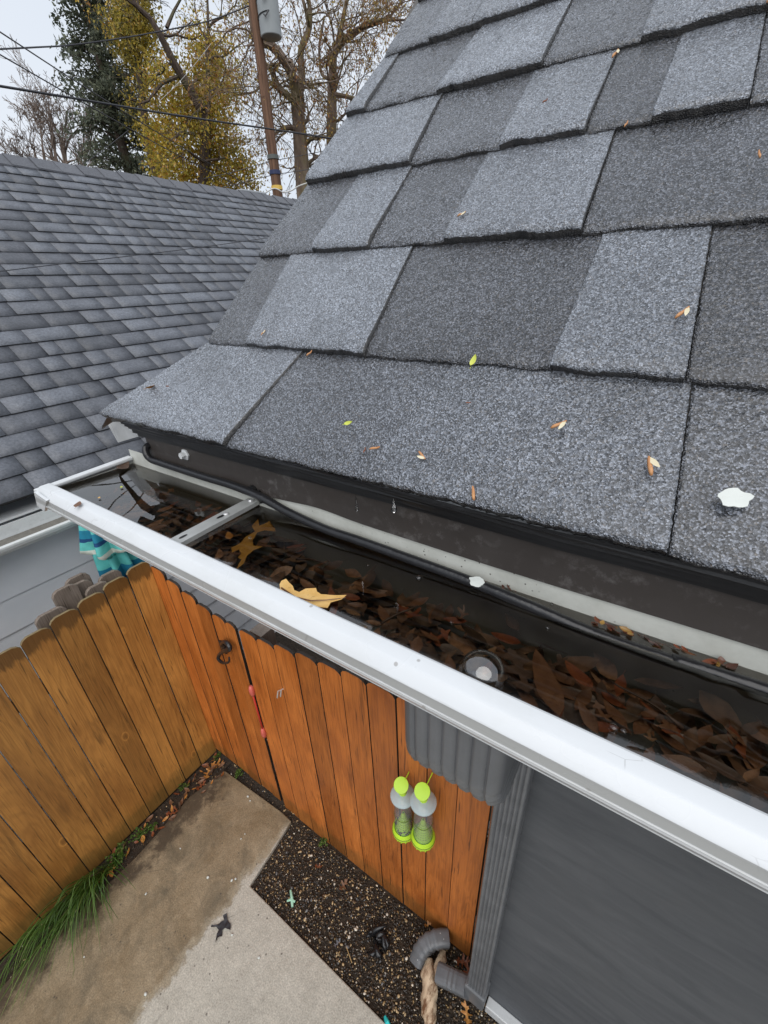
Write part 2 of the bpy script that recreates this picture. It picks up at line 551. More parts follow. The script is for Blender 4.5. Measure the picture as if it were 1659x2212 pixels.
def m_water(name, tint, ior=1.33, rough=.0, coat=False):
    n = NT(name)
    fr = n.node('ShaderNodeFresnel'); fr.inputs['IOR'].default_value = ior
    tr = n.node('ShaderNodeBsdfTransparent'); tr.inputs['Color'].default_value = (*tint, 1)
    gl = n.node('ShaderNodeBsdfGlossy'); gl.inputs['Roughness'].default_value = rough
    gl.inputs['Color'].default_value = (1, 1, 1, 1)
    ms = n.node('ShaderNodeMixShader')
    n.L(fr.outputs[0], ms.inputs[0]); n.L(tr.outputs[0], ms.inputs[1]); n.L(gl.outputs[0], ms.inputs[2])
    n.L(ms.outputs[0], n.out.inputs[0])
    n.t.nodes.remove(n.b)
    return n.m

_a, _b = on(545, 1885, 2, 0), on(290, 2212, 2, 0)
_d = _b - _a; _nrm = np.array([-_d[1], _d[0]]) / math.hypot(_d[0], _d[1])
if _nrm @ (on(700, 2180, 2, 0)[:2] - _a[:2]) < 0: _nrm = -_nrm
SKIM = (float(_nrm[0]), float(_nrm[1]), float(-_nrm @ _a[:2]))

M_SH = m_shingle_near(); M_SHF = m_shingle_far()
M_FENCE = m_wood('brown_fence_wood', (.62, .300, .072), (.35, .155, .038), (.10, .05, .015), moss=.4, top=.21)
M_GATE = m_wood('orange_fence_wood', (.70, .225, .045), (.42, .115, .021), (.07, .024, .008), moss=.35, knots=False, top=.025)
M_OLDWOOD = m_wood('weathered_wood', (.30, .25, .21), (.16, .125, .10), (.05, .04, .03))
M_EDGE = simple('dark_board_edge', (.016, .010, .006), .7, .4, 40); M_TOPS = simple('pale_board_top', (.20, .15, .075), .7, .4, 60)
M_CONC = m_concrete(); M_WHITE = m_white_paint(grime=.75); M_GIN = m_gutter_inside()
M_FASC = m_brown_fascia(); M_WALL = m_grey_wall(); M_GMET = m_grey_metal(); M_SID = m_siding()
M_GRAV = m_gravel(); M_SOIL = m_soil()
M_BLACK = simple('black_rubber', (.016, .016, .018), .28, .3, 60, bump=.2)
M_DRIP = simple('black_drip_edge', (.012, .012, .013), .3, .3, 60, bump=.1)
M_TRIM = m_white_paint('white_trim', (.62, .64, .65), .5)
M_STEEL = simple('galvanised_strap', (.42, .43, .42), .42, .25, 40, metal=.35)
M_WATER = m_water('rain_water', (.82, .77, .69), 1.8)
M_DROP = m_water('water_drop', (.93, .94, .95), 1.6)
M_LB = m_leaf('leaf_brown', (.12, .055, .028), (.22, .11, .055))
M_LD = m_leaf('leaf_dark_brown', (.055, .034, .023), (.12, .07, .045))
M_LR = m_leaf('leaf_red_brown', (.15, .04, .018), (.26, .085, .03))
M_LY = m_leaf('leaf_yellow', (.62, .36, .10), (.72, .47, .18))
M_LO = m_leaf('leaf_orange', (.38, .15, .035), (.55, .27, .07))
M_LO2 = m_leaf('leaf_tan', (.20, .11, .05), (.30, .17, .085))
M_LG = m_leaf('leaf_gold', (.36, .17, .03), (.52, .29, .06))
M_SEED = m_leaf('seed_husk_orange', (.42, .18, .07), (.58, .30, .13))
M_PALE = m_leaf('seed_wing_pale', (.60, .52, .33), (.74, .68, .50))
M_LIME = m_leaf('green_petal', (.45, .52, .06), (.60, .62, .12))
M_FLAKE = simple('white_flake', (.60, .63, .60), .5, .12, 60)
M_BUD = NT('bud_scales', .3, .5)
M_BUD.color(M_BUD.ramp(M_BUD.island(), [(0, (.06, .02, .012)), (.4, (.20, .05, .018)), (.75, (.11, .04, .02)), (1, (.40, .24, .06))]))
M_BUD = M_BUD.m
M_LITTER = NT('leaf_litter', .4, .45)
M_LITTER.color(M_LITTER.mix(1.0, M_LITTER.ramp(M_LITTER.island(), [(0, (.06, .04, .027)), (.3, (.15, .085, .05)), (.55, (.12, .085, .057)), (.8, (.22, .11, .055)), (1, (.32, .18, .10))]),
               M_LITTER.ramp(M_LITTER.noise(120, 4), [(.3, .6), (.7, 1.4)]), 'MULTIPLY'))
M_LITTER.bump(M_LITTER.noise(150, 3), .4, .001)
M_LITTER = M_LITTER.m

# ------------------------------------------------------------------ shingles
def jit(n, a): return rng.normal(0, a, n)

class Shingles:
    """grids of granules: every tab is a real sheet with a thick butt edge"""
    def __init__(s): s.V = []; s.Fq = []; s.T = []; s.n = 0
    def tab(s, P, x0, x1, s0, s1, h0, h1, tone, cell, amp, sk=.006, wob=0.0):
        """P(x,s,h)->world vectorised; x0,x1: functions of s in 0..1; s0,s1: functions of x"""
        nx = max(2, int(abs(x1(0) - x0(0)) / cell)); ns = max(2, int(abs(s1(0) - s0(0)) / cell))
        u = np.linspace(0, 1, nx + 1); w = np.linspace(0, 1, ns + 1)
        Ug, Wg = np.meshgrid(u, w)
        X = x0(Wg) + (x1(Wg) - x0(Wg)) * Ug
        S0 = s0(X); S1 = s1(X)
        Sg = S0 + (S1 - S0) * Wg
        Hh = h0 + (h1 - h0) * Wg
        L = np.abs(S1 - S0) * Wg
        Hh = Hh - .0038 * np.exp(-L / .0042)
        if amp > 0:
            Hh = Hh + rng.normal(0, amp, Hh.shape)
            Sg[0, :] += rng.normal(0, amp * 2.0, nx + 1)
            ln = np.array([mnoise.noise((xx * 38, s0(xx) * 9, 3.1)) for xx in X[0]])
            Sg[0, :] += ln * wob
            Hh += .0013 * np.array([[mnoise.noise((xx * 13, yy_ * 13, tone * 20)) for xx in X[0, ::1]] for yy_ in Sg[:, nx // 2]])
            Hh += wob * .6 * np.exp(-L / .02) * ln[None, :]
            X[:, 0] += rng.normal(0, amp * .9, ns + 1); X[:, -1] += rng.normal(0, amp * .9, ns + 1)
        pts = P(X, Sg, Hh).reshape(-1, 3)
        idx = np.arange((nx + 1) * (ns + 1)).reshape(ns + 1, nx + 1) + s.n
        q = np.stack([idx[:-1, :-1], idx[:-1, 1:], idx[1:, 1:], idx[1:, :-1]], -1).reshape(-1, 4)
        s.V.append(pts); s.Fq.append(q); s.T.append(np.full(len(q), tone)); s.n += len(pts)
        # butt edge and two sides
        for row, depth in ((0, sk), ('l', sk), ('r', sk)):
            if row == 0: a = idx[0, :]; p = P(X[0], Sg[0] + .0012, Hh[0] - depth)
            elif row == 'l': a = idx[::-1, 0]; p = P(X[::-1, 0], Sg[::-1, 0], Hh[::-1, 0] - depth)
            else: a = idx[:, -1]; p = P(X[:, -1], Sg[:, -1], Hh[:, -1] - depth)
            p = p.reshape(-1, 3)
            b = np.arange(len(p)) + s.n
            q = np.stack([b[:-1], b[1:], a[1:], a[:-1]], -1)
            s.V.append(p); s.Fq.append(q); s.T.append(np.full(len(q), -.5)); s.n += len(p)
    def build(s, name, m, parent):
        V = np.concatenate(s.V); Fq = np.concatenate(s.Fq); T = np.concatenate(s.T).astype(np.float32)
        off = np.array(root_loc(parent)); V = V - off
        me = bpy.data.meshes.new(name)
        me.vertices.add(len(V)); me.vertices.foreach_set('co', V.astype(np.float32).ravel())
        me.loops.add(len(Fq) * 4); me.loops.foreach_set('vertex_index', Fq.astype(np.int32).ravel())
        me.polygons.add(len(Fq))
        me.polygons.foreach_set('loop_start', (np.arange(len(Fq)) * 4).astype(np.int32))
        me.update(calc_edges=True)
        a = me.attributes.new('tone', 'FLOAT', 'FACE'); a.data.foreach_set('value', T)
        me.validate()
        return link(name, me, m, parent)

# ------------------------------------------------------------------ the house whose eave we look along
house = empty('house', (1.8, 2.2, 0), 'dark grey house with a steep wet shingle roof and a brimming white gutter', 'house')
def PR(X, Sg, H):
    o = np.empty(X.shape + (3,))
    o[..., 0] = X
    o[..., 1] = E0[1] + UU[1] * Sg + NN[1] * H
    o[..., 2] = E0[2] + UU[2] * Sg + NN[2] * H
    return o
XR, SR = 3.6, 2.35
def butt(a, b):
    return lambda x: a + (b - a) * np.clip((np.asarray(x) + .57) / .57, 0, 1.15)
butts = [butt(0, 0), butt(.143, .1355), butt(.300, .289), butt(.440, .425), butt(.576, .552), butt(.702, .681), butt(.835, .815)]
while len(butts) < 17:
    k = len(butts); butts.append(butt(.835 + .138 * (k - 6), .815 + .138 * (k - 6)))
rows = [
    [((-.742, -.575), None), ((-.441, -.392), .80), ((-.236, -.190), .50), ((.019, .005), .62), ((.17, .17), .36)],
    [((-.578, -.572), None), ((-.493, -.507), .22), ((-.298, -.303), .80), ((-.099, -.095), .20), ((.001, -.011), .68), ((.115, .115), .14), ((.24, .24), .7)],
    [((-.571, -.553), None), ((-.461, -.453), .26), ((-.366, -.362), .76), ((-.261, -.257), .28), ((-.114, -.119), .78), ((.05, .05), .20), ((.2, .2), .66)],
    [((-.551, -.541), None), ((-.364, -.370), .72), ((-.242, -.243), .34), ((-.148, -.148), .80), ((-.087, -.088), .20), ((-.010, -.018), .74), ((.1, .1), .34)],
    [((-.540, -.526), None), ((-.503, -.497), .7), ((-.378, -.355), .34), ((-.232, -.232), .82), ((-.126, -.127), .32), ((-.01, -.01), .80), ((.12, .12), .4)],
    [((-.524, -.520), None), ((-.442, -.437), .32), ((-.371, -.368), .66), ((-.25, -.25), .72), ((-.12, -.12), .36), ((.03, .03), .74)],
]
sh = Shingles()
for i in range(16):
    if i < len(rows): row = list(rows[i])
    else: row = [((-.519, -.518), None)]
    x = row[-1][0][0]; light = random.random() < .5
    while x < XR:
        x += random.choice((.09, .13, .16, .2, .12))
        light = not light
        row.append(((x, x), random.uniform(.62, .82) if light else random.uniform(.16, .38)))
    for (a, _), (b, tone) in zip(row, row[1:]):
        near = (i < 7 and a[0] < .24)
        cell = .0021 if near else .02
        raised = tone > .55
        g = -.0002
        x0 = (lambda w, a=a, g=g: a[0] + (a[1] - a[0]) * w + g)
        x1 = (lambda w, b=b, g=.0014 if raised else -.0004: b[0] + (b[1] - b[0]) * w - g)
        if a[0] > .24 and i < len(rows): pass
        s0 = butts[i]; nb = butts[i + 1]
        s1 = (lambda xx, nb=nb: nb(xx) + .012)
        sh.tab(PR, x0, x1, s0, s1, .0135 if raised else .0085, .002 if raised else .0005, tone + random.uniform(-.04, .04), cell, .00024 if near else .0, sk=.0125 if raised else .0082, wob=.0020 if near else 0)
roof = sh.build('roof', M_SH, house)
# the boards under the shingles, the far slope, soffit
mb = MB()
p = [R(-.55, .012, -.001), R(XR, .012, -.001), R(XR, SR - .02, -.001), R(-.50, SR - .02, -.001)]
q = [R(-.55, .03, -.022), R(XR, .03, -.022), R(XR, SR - .02, -.022), R(-.50, SR - .02, -.022)]
mb.add(p + q, [(0, 1, 2, 3), (7, 6, 5, 4), (0, 4, 5, 1), (1, 5, 6, 2), (2, 6, 7, 3), (3, 7, 4, 0)])
rt = R(-.5, SR, .004); hr = rt[2]
mb.add([(-.5, rt[1] + .02, hr), (XR, rt[1] + .02, hr), (XR, rt[1] + 1.6, hr - 1.55), (-.5, rt[1] + 1.6, hr - 1.55)], [(0, 1, 2, 3)])
mb.build('roof_deck', simple('roof_deck_board', (.09, .085, .08), .7), house)
mb = MB().box((-.66, .352, 2.862), (XR, .835, 2.882))
mb.build('soffit', simple('soffit_paint', (.30, .31, .32), .6), house)
# black layered drip edge under the shingle butts
mb = MB()
prof = [(.3085, 3.0245), (.3085, 3.0215), (.3125, 3.0195), (.3125, 3.0165), (.3165, 3.0150), (.3165, 3.0115), (.3215, 3.0095), (.3215, 3.0035), (.3275, 3.0015), (.3275, 2.9965), (.3300, 2.9955), (.334, 3.02)]
mb.extrude_x(prof, -.70, XR, closed=True, caps=True, segs=40)
mb.v = [(x, y + .0008 * math.sin(x * 31) + .0005 * math.sin(x * 83 + z * 900), z + .0010 * math.sin(x * 23 + 1)) for x, y, z in mb.v]
mb.build('drip_edge', M_DRIP, house)
# brown metal fascia; its lower edge waves over the gutter back
mb = MB()
b0 = len(mb.v); n = 120
for j in range(n + 1):
    x = -.688 + (XR + .688) * j / n if j > 100 else -.688 + 1.0 * j / 100
    if j > 100: x = .312 + (XR - .312) * (j - 100) / 20
    dent = .004 * math.exp(-((x + .33) / .045) ** 2) - .003 * math.exp(-((x + .44) / .03) ** 2)
    zb = 2.9575 + dent + .0008 * math.sin(x * 17)
    mb.v += [(x, .3335, zb + .0), (x, .3300, zb + .0005), (x, .3312, 2.976), (x, .3318, 3.012), (x, .345, 3.012), (x, .345, zb)]
for j in range(n):
    a = b0 + j * 6; c = a + 6
    for k in range(5): mb.f.append((a + k, c + k, c + k + 1, a + k + 1))
mb.f.append(tuple(b0 + k for k in range(6)))
mb.build('fascia', M_FASC, house)
mb = MB()
c = on(400, 982, 1, .330)
mb.lathe([(0, -.0085), (.0046, -.0085), (.0050, -.006), (.0050, -.002), (.0085, -.0015), (.0085, 0.001)][::-1], (c[0], .3305, c[2]), 6, ax=(0, 1, 0))
mb.build('fascia_screw', simple('white_screw', (.75, .77, .78), .3), house)
# white trim closing the eave corner, with the curled black edge
mb = MB()
qd = [on(231, 914, 1, .36), on(253, 907, 1, .345), on(308, 927, 1, .336), on(308, 940, 1, .336), on(255, 956, 1, .36)]
fr = [np.array(v) for v in qd]; bk = [np.array(v) + np.array([0.0, .012, 0.0]) for v in qd]
k = len(fr)
mb.add(fr + bk, [tuple(range(k)), tuple(range(2 * k - 1, k - 1, -1))] + [(i, (i + 1) % k, k + (i + 1) % k, k + i) for i in range(k)])
mb.build('corner_trim', M_TRIM, house)
mb = MB()
pts = [on(220, 921, 1, .335), on(236, 893, 1, .325), on(262, 900, 1, .322), on(310, 930, 1, .325)]
pts2 = [on(220, 925, 1, .345), on(243, 908, 1, .335), on(264, 908, 1, .33), on(310, 938, 1, .333)]
mb.add(pts + pts2, [(0, 1, 5, 4), (1, 2, 6, 5), (2, 3, 7, 6)])
o = mb.build('corner_edge', M_DRIP, house)
so = o.modifiers.new('solid', 'SOLIDIFY'); so.thickness = .003
# wall and its base strip
mb = MB().box((-.19, .847, .03), (XR, 4.2, 2.90))
mb.build('wall', M_WALL, house)
mb = MB().box((-.085, .802, -.02), (XR, .8465, .055))
bevel(mb.build('base_strip', M_TRIM, house), .004)

# gutter: K-style trough
GX0 = -.762
gut_out = [(.345, 2.962), (.3315, 2.960), (.3315, 2.955)]
mb = MB()
outer = [(.2095, 2.9445), (.2082, 2.9478), (.2062, 2.9488), (.1948, 2.9487), (.1925, 2.9479), (.1850, 2.9412), (.1838, 2.9392), (.1852, 2.9387),
         (.1849, 2.9276), (.1841, 2.9271), (.1841, 2.9246), (.1885, 2.920), (.196, 2.905), (.215, 2.880), (.238, 2.858), (.246, 2.842), (.246, 2.828), (.3445, 2.826), (.3445, 2.8275)]
mb.extrude_x(outer, GX0 + .003, XR, segs=30)
gutter = mb.build('gutter', M_WHITE, house, True)
sp_ = gutter.modifiers.new('folds', 'EDGE_SPLIT'); sp_.split_angle = math.radians(21)
gutter['label'] = 'white metal gutter full of rainwater'
mb = MB()
inner = [(.2093, 2.9445), (.2072, 2.940), (.2072, 2.9345), (.205, 2.920), (.222, 2.886), (.246, 2.862), (.252, 2.834), (.3325, 2.8335), (.3325, 2.962)]
mb.extrude_x(inner, GX0 + .003, XR, segs=30)
mb.build('trough_lining', M_GIN, gutter)
# end cap with its folded rim
mb = MB()
cap = [(.188, 2.9440), (.188, 2.930), (.190, 2.914), (.215, 2.880), (.240, 2.855), (.246, 2.829), (.334, 2.829), (.334, 2.949)]
mb.add([(GX0, y, z) for y, z in cap] + [(GX0 + .0025, y, z) for y, z in cap],
       [tuple(range(8))[::-1], tuple(range(8, 16))] + [(i, (i + 1) % 8, 8 + (i + 1) % 8, 8 + i) for i in range(8)])
mb.build('end_cap', M_GIN, gutter)
mb = MB()
mb.add([(GX0 - .004, .186, 2.9455), (GX0 + .0095, .190, 2.9455), (GX0 + .0095, .3325, 2.9500), (GX0 - .004, .3325, 2.9500),
        (GX0 - .004, .186, 2.930), (GX0 + .0095, .190, 2.9405), (GX0 + .0095, .3325, 2.9450), (GX0 - .004, .3325, 2.932)],
       [(0, 1, 2, 3), (4, 7, 6, 5), (0, 4, 5, 1), (1, 5, 6, 2), (2, 6, 7, 3), (3, 7, 4, 0)])
bevel(mb.build('end_cap_rim', M_WHITE, gutter), .0018, 3)
# the folded tab of the cap under the lip
mb = MB()
tb = [on(73, 1063, 1, .181), on(100, 1082, 1, .181), on(96, 1105, 1, .186), on(80, 1092, 1, .184)]
mb.add(tb + [v + np.array([0, .004, 0]) for v in tb], [(0, 1, 2, 3), (7, 6, 5, 4), (0, 4, 5, 1), (1, 5, 6, 2), (2, 6, 7, 3), (3, 7, 4, 0)])
mb.build('end_cap_tab', M_WHITE, gutter)
# strap hanger
mb = MB()
hx = -.4475
def strap_z(y): return 2.9415 + (y - .205) * .02
ys = np.linspace(.2085, .3315, 26); wd = .0098
slots = [(.2235, .0055), (.2775, .0062)]
top = []
for y in ys: top += [(hx - wd, y, strap_z(y)), (hx + wd, y, strap_z(y))]
mb.add(top, [(2 * i, 2 * i + 1, 2 * i + 3, 2 * i + 2) for i in range(25)])
side = []
for sgn in (-1, 1):
    side = []
    for y in ys: side += [(hx + sgn * wd, y, strap_z(y)), (hx + sgn * wd, y, strap_z(y) - .0055)]
    mb.add(side, [(2 * i, 2 * i + 1, 2 * i + 3, 2 * i + 2) for i in range(25)])
hanger = mb.build('hanger', M_STEEL, gutter)
mb = MB()
for yy, r in slots:                                   # keyhole punchings
    ring = []
    for k in range(28):
        a = 2 * PI * k / 28; rr_ = r * (.42 + .50 * abs(math.sin(a)) ** 5)
        ring.append((hx + rr_ * math.cos(a) * .9, yy + rr_ * math.sin(a) * 1.1, strap_z(yy) + .0005))
    MB().add(ring, [tuple(range(28))]).build('keyhole', M_DRIP, hanger)
mb = MB().lathe([(.0036, 0), (.0036, .0012), (.0024, .0022), (0, .0022)], (hx + .001, .285, strap_z(.285)), 10)
M_RIV = simple('rivet_steel', (.6, .6, .6), .3, metal=.6)
mb.build('rivet', M_RIV, hanger)
MB().lathe([(.0042, 0), (.0042, .001), (.0028, .0024), (0, .0024)], (hx + .001, .3265, strap_z(.3265)), 8).build('rivet', M_RIV, hanger)
mb = MB().tube([(hx + .006, .3255, strap_z(.32) + .016), (hx + .006, .3305, strap_z(.32) + .016)], .0075, 12)
mb.tube([(hx + .018, .3285, 2.944), (hx + .018, .3285, 2.963)], .0022, 6)
mb.build('clip', M_DRIP, hanger)

# downspout, swept ribbed profile
def ribbed(w, d, ribs=5, a=.0022, rc=.004, sharp=2):
    pr = []
    if rc > .01:
        N_ = ribs * 8
        for k in range(N_ + 1):
            u = k / N_
            x = -w / 2 + rc + (w - 2 * rc) * u
            pr.append((x, -d / 2 + a * (.5 - .5 * math.cos(2 * PI * ribs * u + PI)) ** sharp))
        for cx_, cy_, a0 in ((w / 2 - rc, -d / 2 + rc, -PI / 2), (w / 2 - rc, d / 2 - rc, 0), (-w / 2 + rc, d / 2 - rc, PI / 2), (-w / 2 + rc, -d / 2 + rc, PI)):
            for k in range(1, 7): pr.append((cx_ + rc * math.cos(a0 + k * PI / 14), cy_ + rc * math.sin(a0 + k * PI / 14)))
        return pr
    N_ = ribs * 6
    for k in range(N_ + 1):
        u = k / N_
        x = -w / 2 + .008 + (w - .016) * u
        pr.append((x, -d / 2 + a * (.5 - .5 * math.cos(2 * PI * ribs * u)) ** 2))
    pr += [(w / 2 - .003, -d / 2 + .001), (w / 2, -d / 2 + .006), (w / 2, d / 2 - .006), (w / 2 - .005, d / 2), (-w / 2 + .005, d / 2), (-w / 2, d / 2 - .006), (-w / 2, -d / 2 + .006), (-w / 2 + .003, -d / 2 + .001)]
    return pr
def sweep(mb, prof, path, scales=None, cx=0.0):
    """path: list of (x, y, z, angle) with angle = tilt of the section in the y-z plane"""
    b = len(mb.v); n = len(prof)
    for i, (cx_, y, z, an) in enumerate(path):
        sc = scales[i] if scales else 1
        for px, py in prof:
            mb.v.append((cx_ + px * sc, y + py * sc * math.cos(an), z + py * sc * math.sin(an)))
    for i in range(len(path) - 1):
        for k in range(n):
            k2 = (k + 1) % n
            mb.f.append((b + i * n + k, b + (i + 1) * n + k, b + (i + 1) * n + k2, b + i * n + k2))
    mb.f.append(tuple(b + k for k in range(n)))
    mb.f.append(tuple(b + (len(path) - 1) * n + k for k in range(n))[::-1])
DX = -.1375
mb = MB()
sweep(mb, ribbed(.086, .070, 5, .005), [(DX, .808, z, 0) for z in (2.40, 1.6, .9, .22)])
spout = mb.build('downspout', M_GMET, house)
# elbow from the gutter outlet back to the wall
mb = MB()
EX = -.111
path = []; scl = []
for z in np.linspace(2.845, 2.752, 6): path.append((EX, .2885, z, 0)); scl.append(1.0)
r0 = .052; am = math.radians(62); cyy, czz = .2885 + r0, 2.752
for k in range(1, 25):
    a = am * k / 24
    path.append((EX, cyy - r0 * math.cos(a), czz - r0 * math.sin(a), a))
    scl.append(1.0 + .022 * math.sin(k * 2 * PI / 5.0) * math.sin(PI * k / 24))
y_, z_ = path[-1][1], path[-1][2]
dy, dz = math.sin(am), -math.cos(am)
L_ = (.808 - .05 - y_) / dy
for k in range(1, 8): path.append((EX + (DX - EX) * k / 7, y_ + dy * L_ * k / 7, z_ + dz * L_ * k / 7, am)); scl.append(1)
y_, z_ = path[-1][1], path[-1][2]
for k in range(1, 11):
    a = am * (1 - k / 10)
    path.append((DX, y_ + .05 * k / 10, z_ - .06 * k / 10, a)); scl.append(1)
path.append((DX, .808, z_ - .12, 0)); scl.append(1)
sweep(mb, ribbed(.114, .076, 5, .0030, .017, 5), path, scl)
eb = mb.build('elbow', M_GMET, spout, True)
eb['label'] = 'wide ribbed grey elbow under the gutter'
sm = eb.modifiers.new('edge', 'EDGE_SPLIT'); sm.split_angle = math.radians(38)
# bottom shoe turning out along the fence line
mb = MB()
mb.box((DX - .052, .765, .085), (DX + .048, .846, .235))
mb.box((DX - .054, .7635, .222), (DX + .050, .846, .238))
sh_ = bevel(mb.build('shoe', M_GMET, spout), .008, 3)
mb = MB()
pp = []
for k in range(14):
    t = k / 13
    pp.append((DX - .04 - .145 * t, .79 - .02 * t, .145 - .055 * t))
rr = [.046 + .0012 * (1 if k % 2 else -1) * (3 < k < 9) for k in range(14)]
mb.tube(pp, [r * .92 for r in rr], 24); mb.square(0, 24, pp)
mb.build('outlet', M_GMET, spout)

# ------------------------------------------------------------------ rainwater in the gutter
WZ = 2.9365
def ripple(x, y):
    h = .00010 * mnoise.noise((x * 14, y * 20, 0))
    for cx_, cy_, a, wl, dec in RIPS:
        d = math.hypot(x - cx_, y - cy_)
        h += a * math.cos(2 * PI * d / wl) * math.exp(-d / dec)
    return h
_r1 = on(575, 1140, 2, WZ); _r2 = on(1659, 1570, 2, WZ); _r3 = on(505, 1195, 2, WZ); _b1 = on(1042, 1450, 2, WZ)
RIPS = [(_r1[0], _r1[1], .00055, .019, .016), (_r2[0], _r2[1], .00055, .018, .018), (_r3[0], _r3[1], .0003, .016, .012), (_b1[0], _b1[1], .0005, .03, .010)]
mb = MB()
xs = np.concatenate([np.arange(GX0 + .003, .18, .0032), np.linspace(.18, XR, 60)])
ysw = np.linspace(.2073, .3324, 40)
nx, ny = len(xs), len(ysw)
for x in xs:
    for y in ysw: mb.v.append((x, y, WZ + (ripple(x, y) if x < .2 else 0)))
for i in range(nx - 1):
    for j in range(ny - 1):
        a = i * ny + j; mb.f.append((a, a + ny, a + ny + 1, a + 1))
water = structure(mb.build('water', M_WATER, None, True))

# ------------------------------------------------------------------ leaves
def frame(dirv, nrm):
    u = Vector(dirv).normalized(); n = Vector(nrm); n = (n - u * n.dot(u)).normalized()
    return u, n.cross(u), n
def lance(mb, c, ang, L, W, nrm=(0, 0, 1), curl=.15, seg=8, stem=True, fold=.1):
    """a pointed leaf blade lying at c, pointing along ang"""
    u, v, n = frame((math.cos(ang), math.sin(ang), 0), nrm)
    c = Vector(c); b = len(mb.v)
    for i in range(seg + 1):
        t = i / seg
        w = W / 2 * (math.sin(PI * t ** .85) ** .85) * (1 + .08 * math.sin(9 * t + L * 900)) + W * .012
        ln = (t - .45) * L
        z = curl * L * ((t - .5) ** 2 - .1)
        for s_ in (-1, -.5, 0, .5, 1):
            mb.v.append(tuple(c + u * ln + v * (w * s_) + n * (z + fold * abs(s_) * w)))
    for i in range(seg):
        for k in range(4):
            a = b + i * 5 + k; mb.f.append((a, a + 1, a + 6, a + 5))
    if stem:
        st = c - u * (.45 * L)
        mb.tube([st, st - u * L * .22 + v * L * .04 + n * curl * L * .1], [W * .03, W * .018], 4)
    return mb
def outline_leaf(mb, pts, lift=0.004, seed=1, thick=.0):
    """fills a leaf outline (3-D points) and cups the blade a little"""
    bm = bmesh.new()
    vs = [bm.verts.new(tuple(map(float, p))) for p in pts]
    f = bm.faces.new(vs)
    bmesh.ops.triangulate(bm, faces=bm.faces[:])
    for _ in range(2):
        bmesh.ops.subdivide_edges(bm, edges=[e for e in bm.edges if e.calc_length() > .006], cuts=1, use_grid_fill=False)
        bmesh.ops.triangulate(bm, faces=bm.faces[:])
    c = sum((v.co for v in bm.verts), Vector()) / len(bm.verts)
    R_ = max((v.co - c).length for v in bm.verts)
    for v in bm.verts:
        d = (v.co - c).length / R_
        v.co.z += lift * d * d + .35 * lift * mnoise.noise((v.co.x * 60, v.co.y * 60, seed))
    bm.normal_update()
    if sum(f.normal.z for f in bm.faces) < 0: bmesh.ops.reverse_faces(bm, faces=bm.faces[:])
    bm.verts.index_update()
    mb.add([tuple(v.co) for v in bm.verts], [tuple(v.index for v in f.verts) for f in bm.faces])
    bm.free()
    return mb
def oak_pts(c, ang, L, W, z=None, lobes=3):
    """pin-oak outline"""
    side = []
    n = lobes
    prof = [(0.0, .03)]
    for k in range(n):
        t = (k + .55) / (n + .35)
        prof += [(t - .09, .10), (t - .01, .36 + .14 * (k == n // 2)), (t + .03, .30 + .14 * (k == n // 2)), (t + .07, .34), (t + .09, .09)]
    prof += [(.93, .10), (1.0, 0.0)]
    up = [(t, w) for t, w in prof]; dn = [(t * .97, -w * .92) for t, w in prof[-2::-1]]
    ca, sa = math.cos(ang), math.sin(ang)
    out = []
    for t, w in up + dn:
        x, y = (t - .5) * L, w * W
        x += .09 * L * mnoise.noise((t * 4, w * 5, L * 50)); y *= 1 + .5 * mnoise.noise((t * 5 + 3, w * 3, L * 70)); y += .22 * L * t * t
        out.append((c[0] + x * ca - y * sa, c[1] + x * sa + y * ca, c[2]))
    return out

# settled leaf mass under the water (nobody could count it)
mb = MB()
xw = np.random.default_rng(3)
for k in range(1300):
    x = xw.uniform(-.75, .55) if k < 1100 else xw.uniform(.3, 2.2)
    y = .228 + .094 * xw.uniform(0, 1) ** 1.05
    z = xw.uniform(2.860, 2.908) + .010 * math.sin(x * 9)
    if y < .25: z = max(z, 2.890)
    L = xw.uniform(.016, .042)
    lance(mb, (x, y, z), xw.uniform(0, 2 * PI), L, L * xw.uniform(.26, .48), (xw.normal(0, .35), xw.normal(0, .35), 1), xw.uniform(.05, .5), 5, k % 3 == 0, xw.uniform(.0, .3))
litter = mb.build('leaf_litter', M_LITTER, None, True)
structure(litter, 'stuff')
litter['label'] = 'mass of dark brown leaves settled under the gutter water'; litter['category'] = 'leaf litter'

# sunken leaves one can pick out, lying higher in the water
SUNK = 'brown leaf sunk in the gutter just above the dark leaf mass'
spots = [(690, 1235, .6, .045), (720, 1222, 2.2, .05), (760, 1290, 1.1, .04), (830, 1330, .3, .05), (905, 1300, 2.0, .045), (945, 1320, 2.6, .05), (985, 1340, 1.3, .042),
         (930, 1375, .8, .038), (900, 1395, 2.9, .045), (1110, 1340, .2, .045), (1095, 1380, 1.0, .05), (1140, 1510, .4, .045), (1260, 1510, 2.3, .048), (1300, 1500, 2.7, .05),
         (1340, 1480, 2.5, .045), (1330, 1545, .2, .045), (1390, 1560, 2.2, .05), (1420, 1530, 2.7, .045), (1300, 1570, 1.4, .045), (1450, 1600, .5, .05), (1520, 1590, 2.2, .048),
         (1560, 1660, .7, .05), (1590, 1600, 2.8, .045), (410, 1120, .4, .045), (360, 1110, 2.2, .04), (430, 1150, 2.8, .048), (470, 1095, 1.2, .04), (340, 1060, .8, .04),
         (250, 1060, .3, .038), (230, 1070, 2.7, .036), (640, 1180, 1.8, .042), (1480, 1650, 1.1, .045), (1400, 1640, 2.4, .04)]
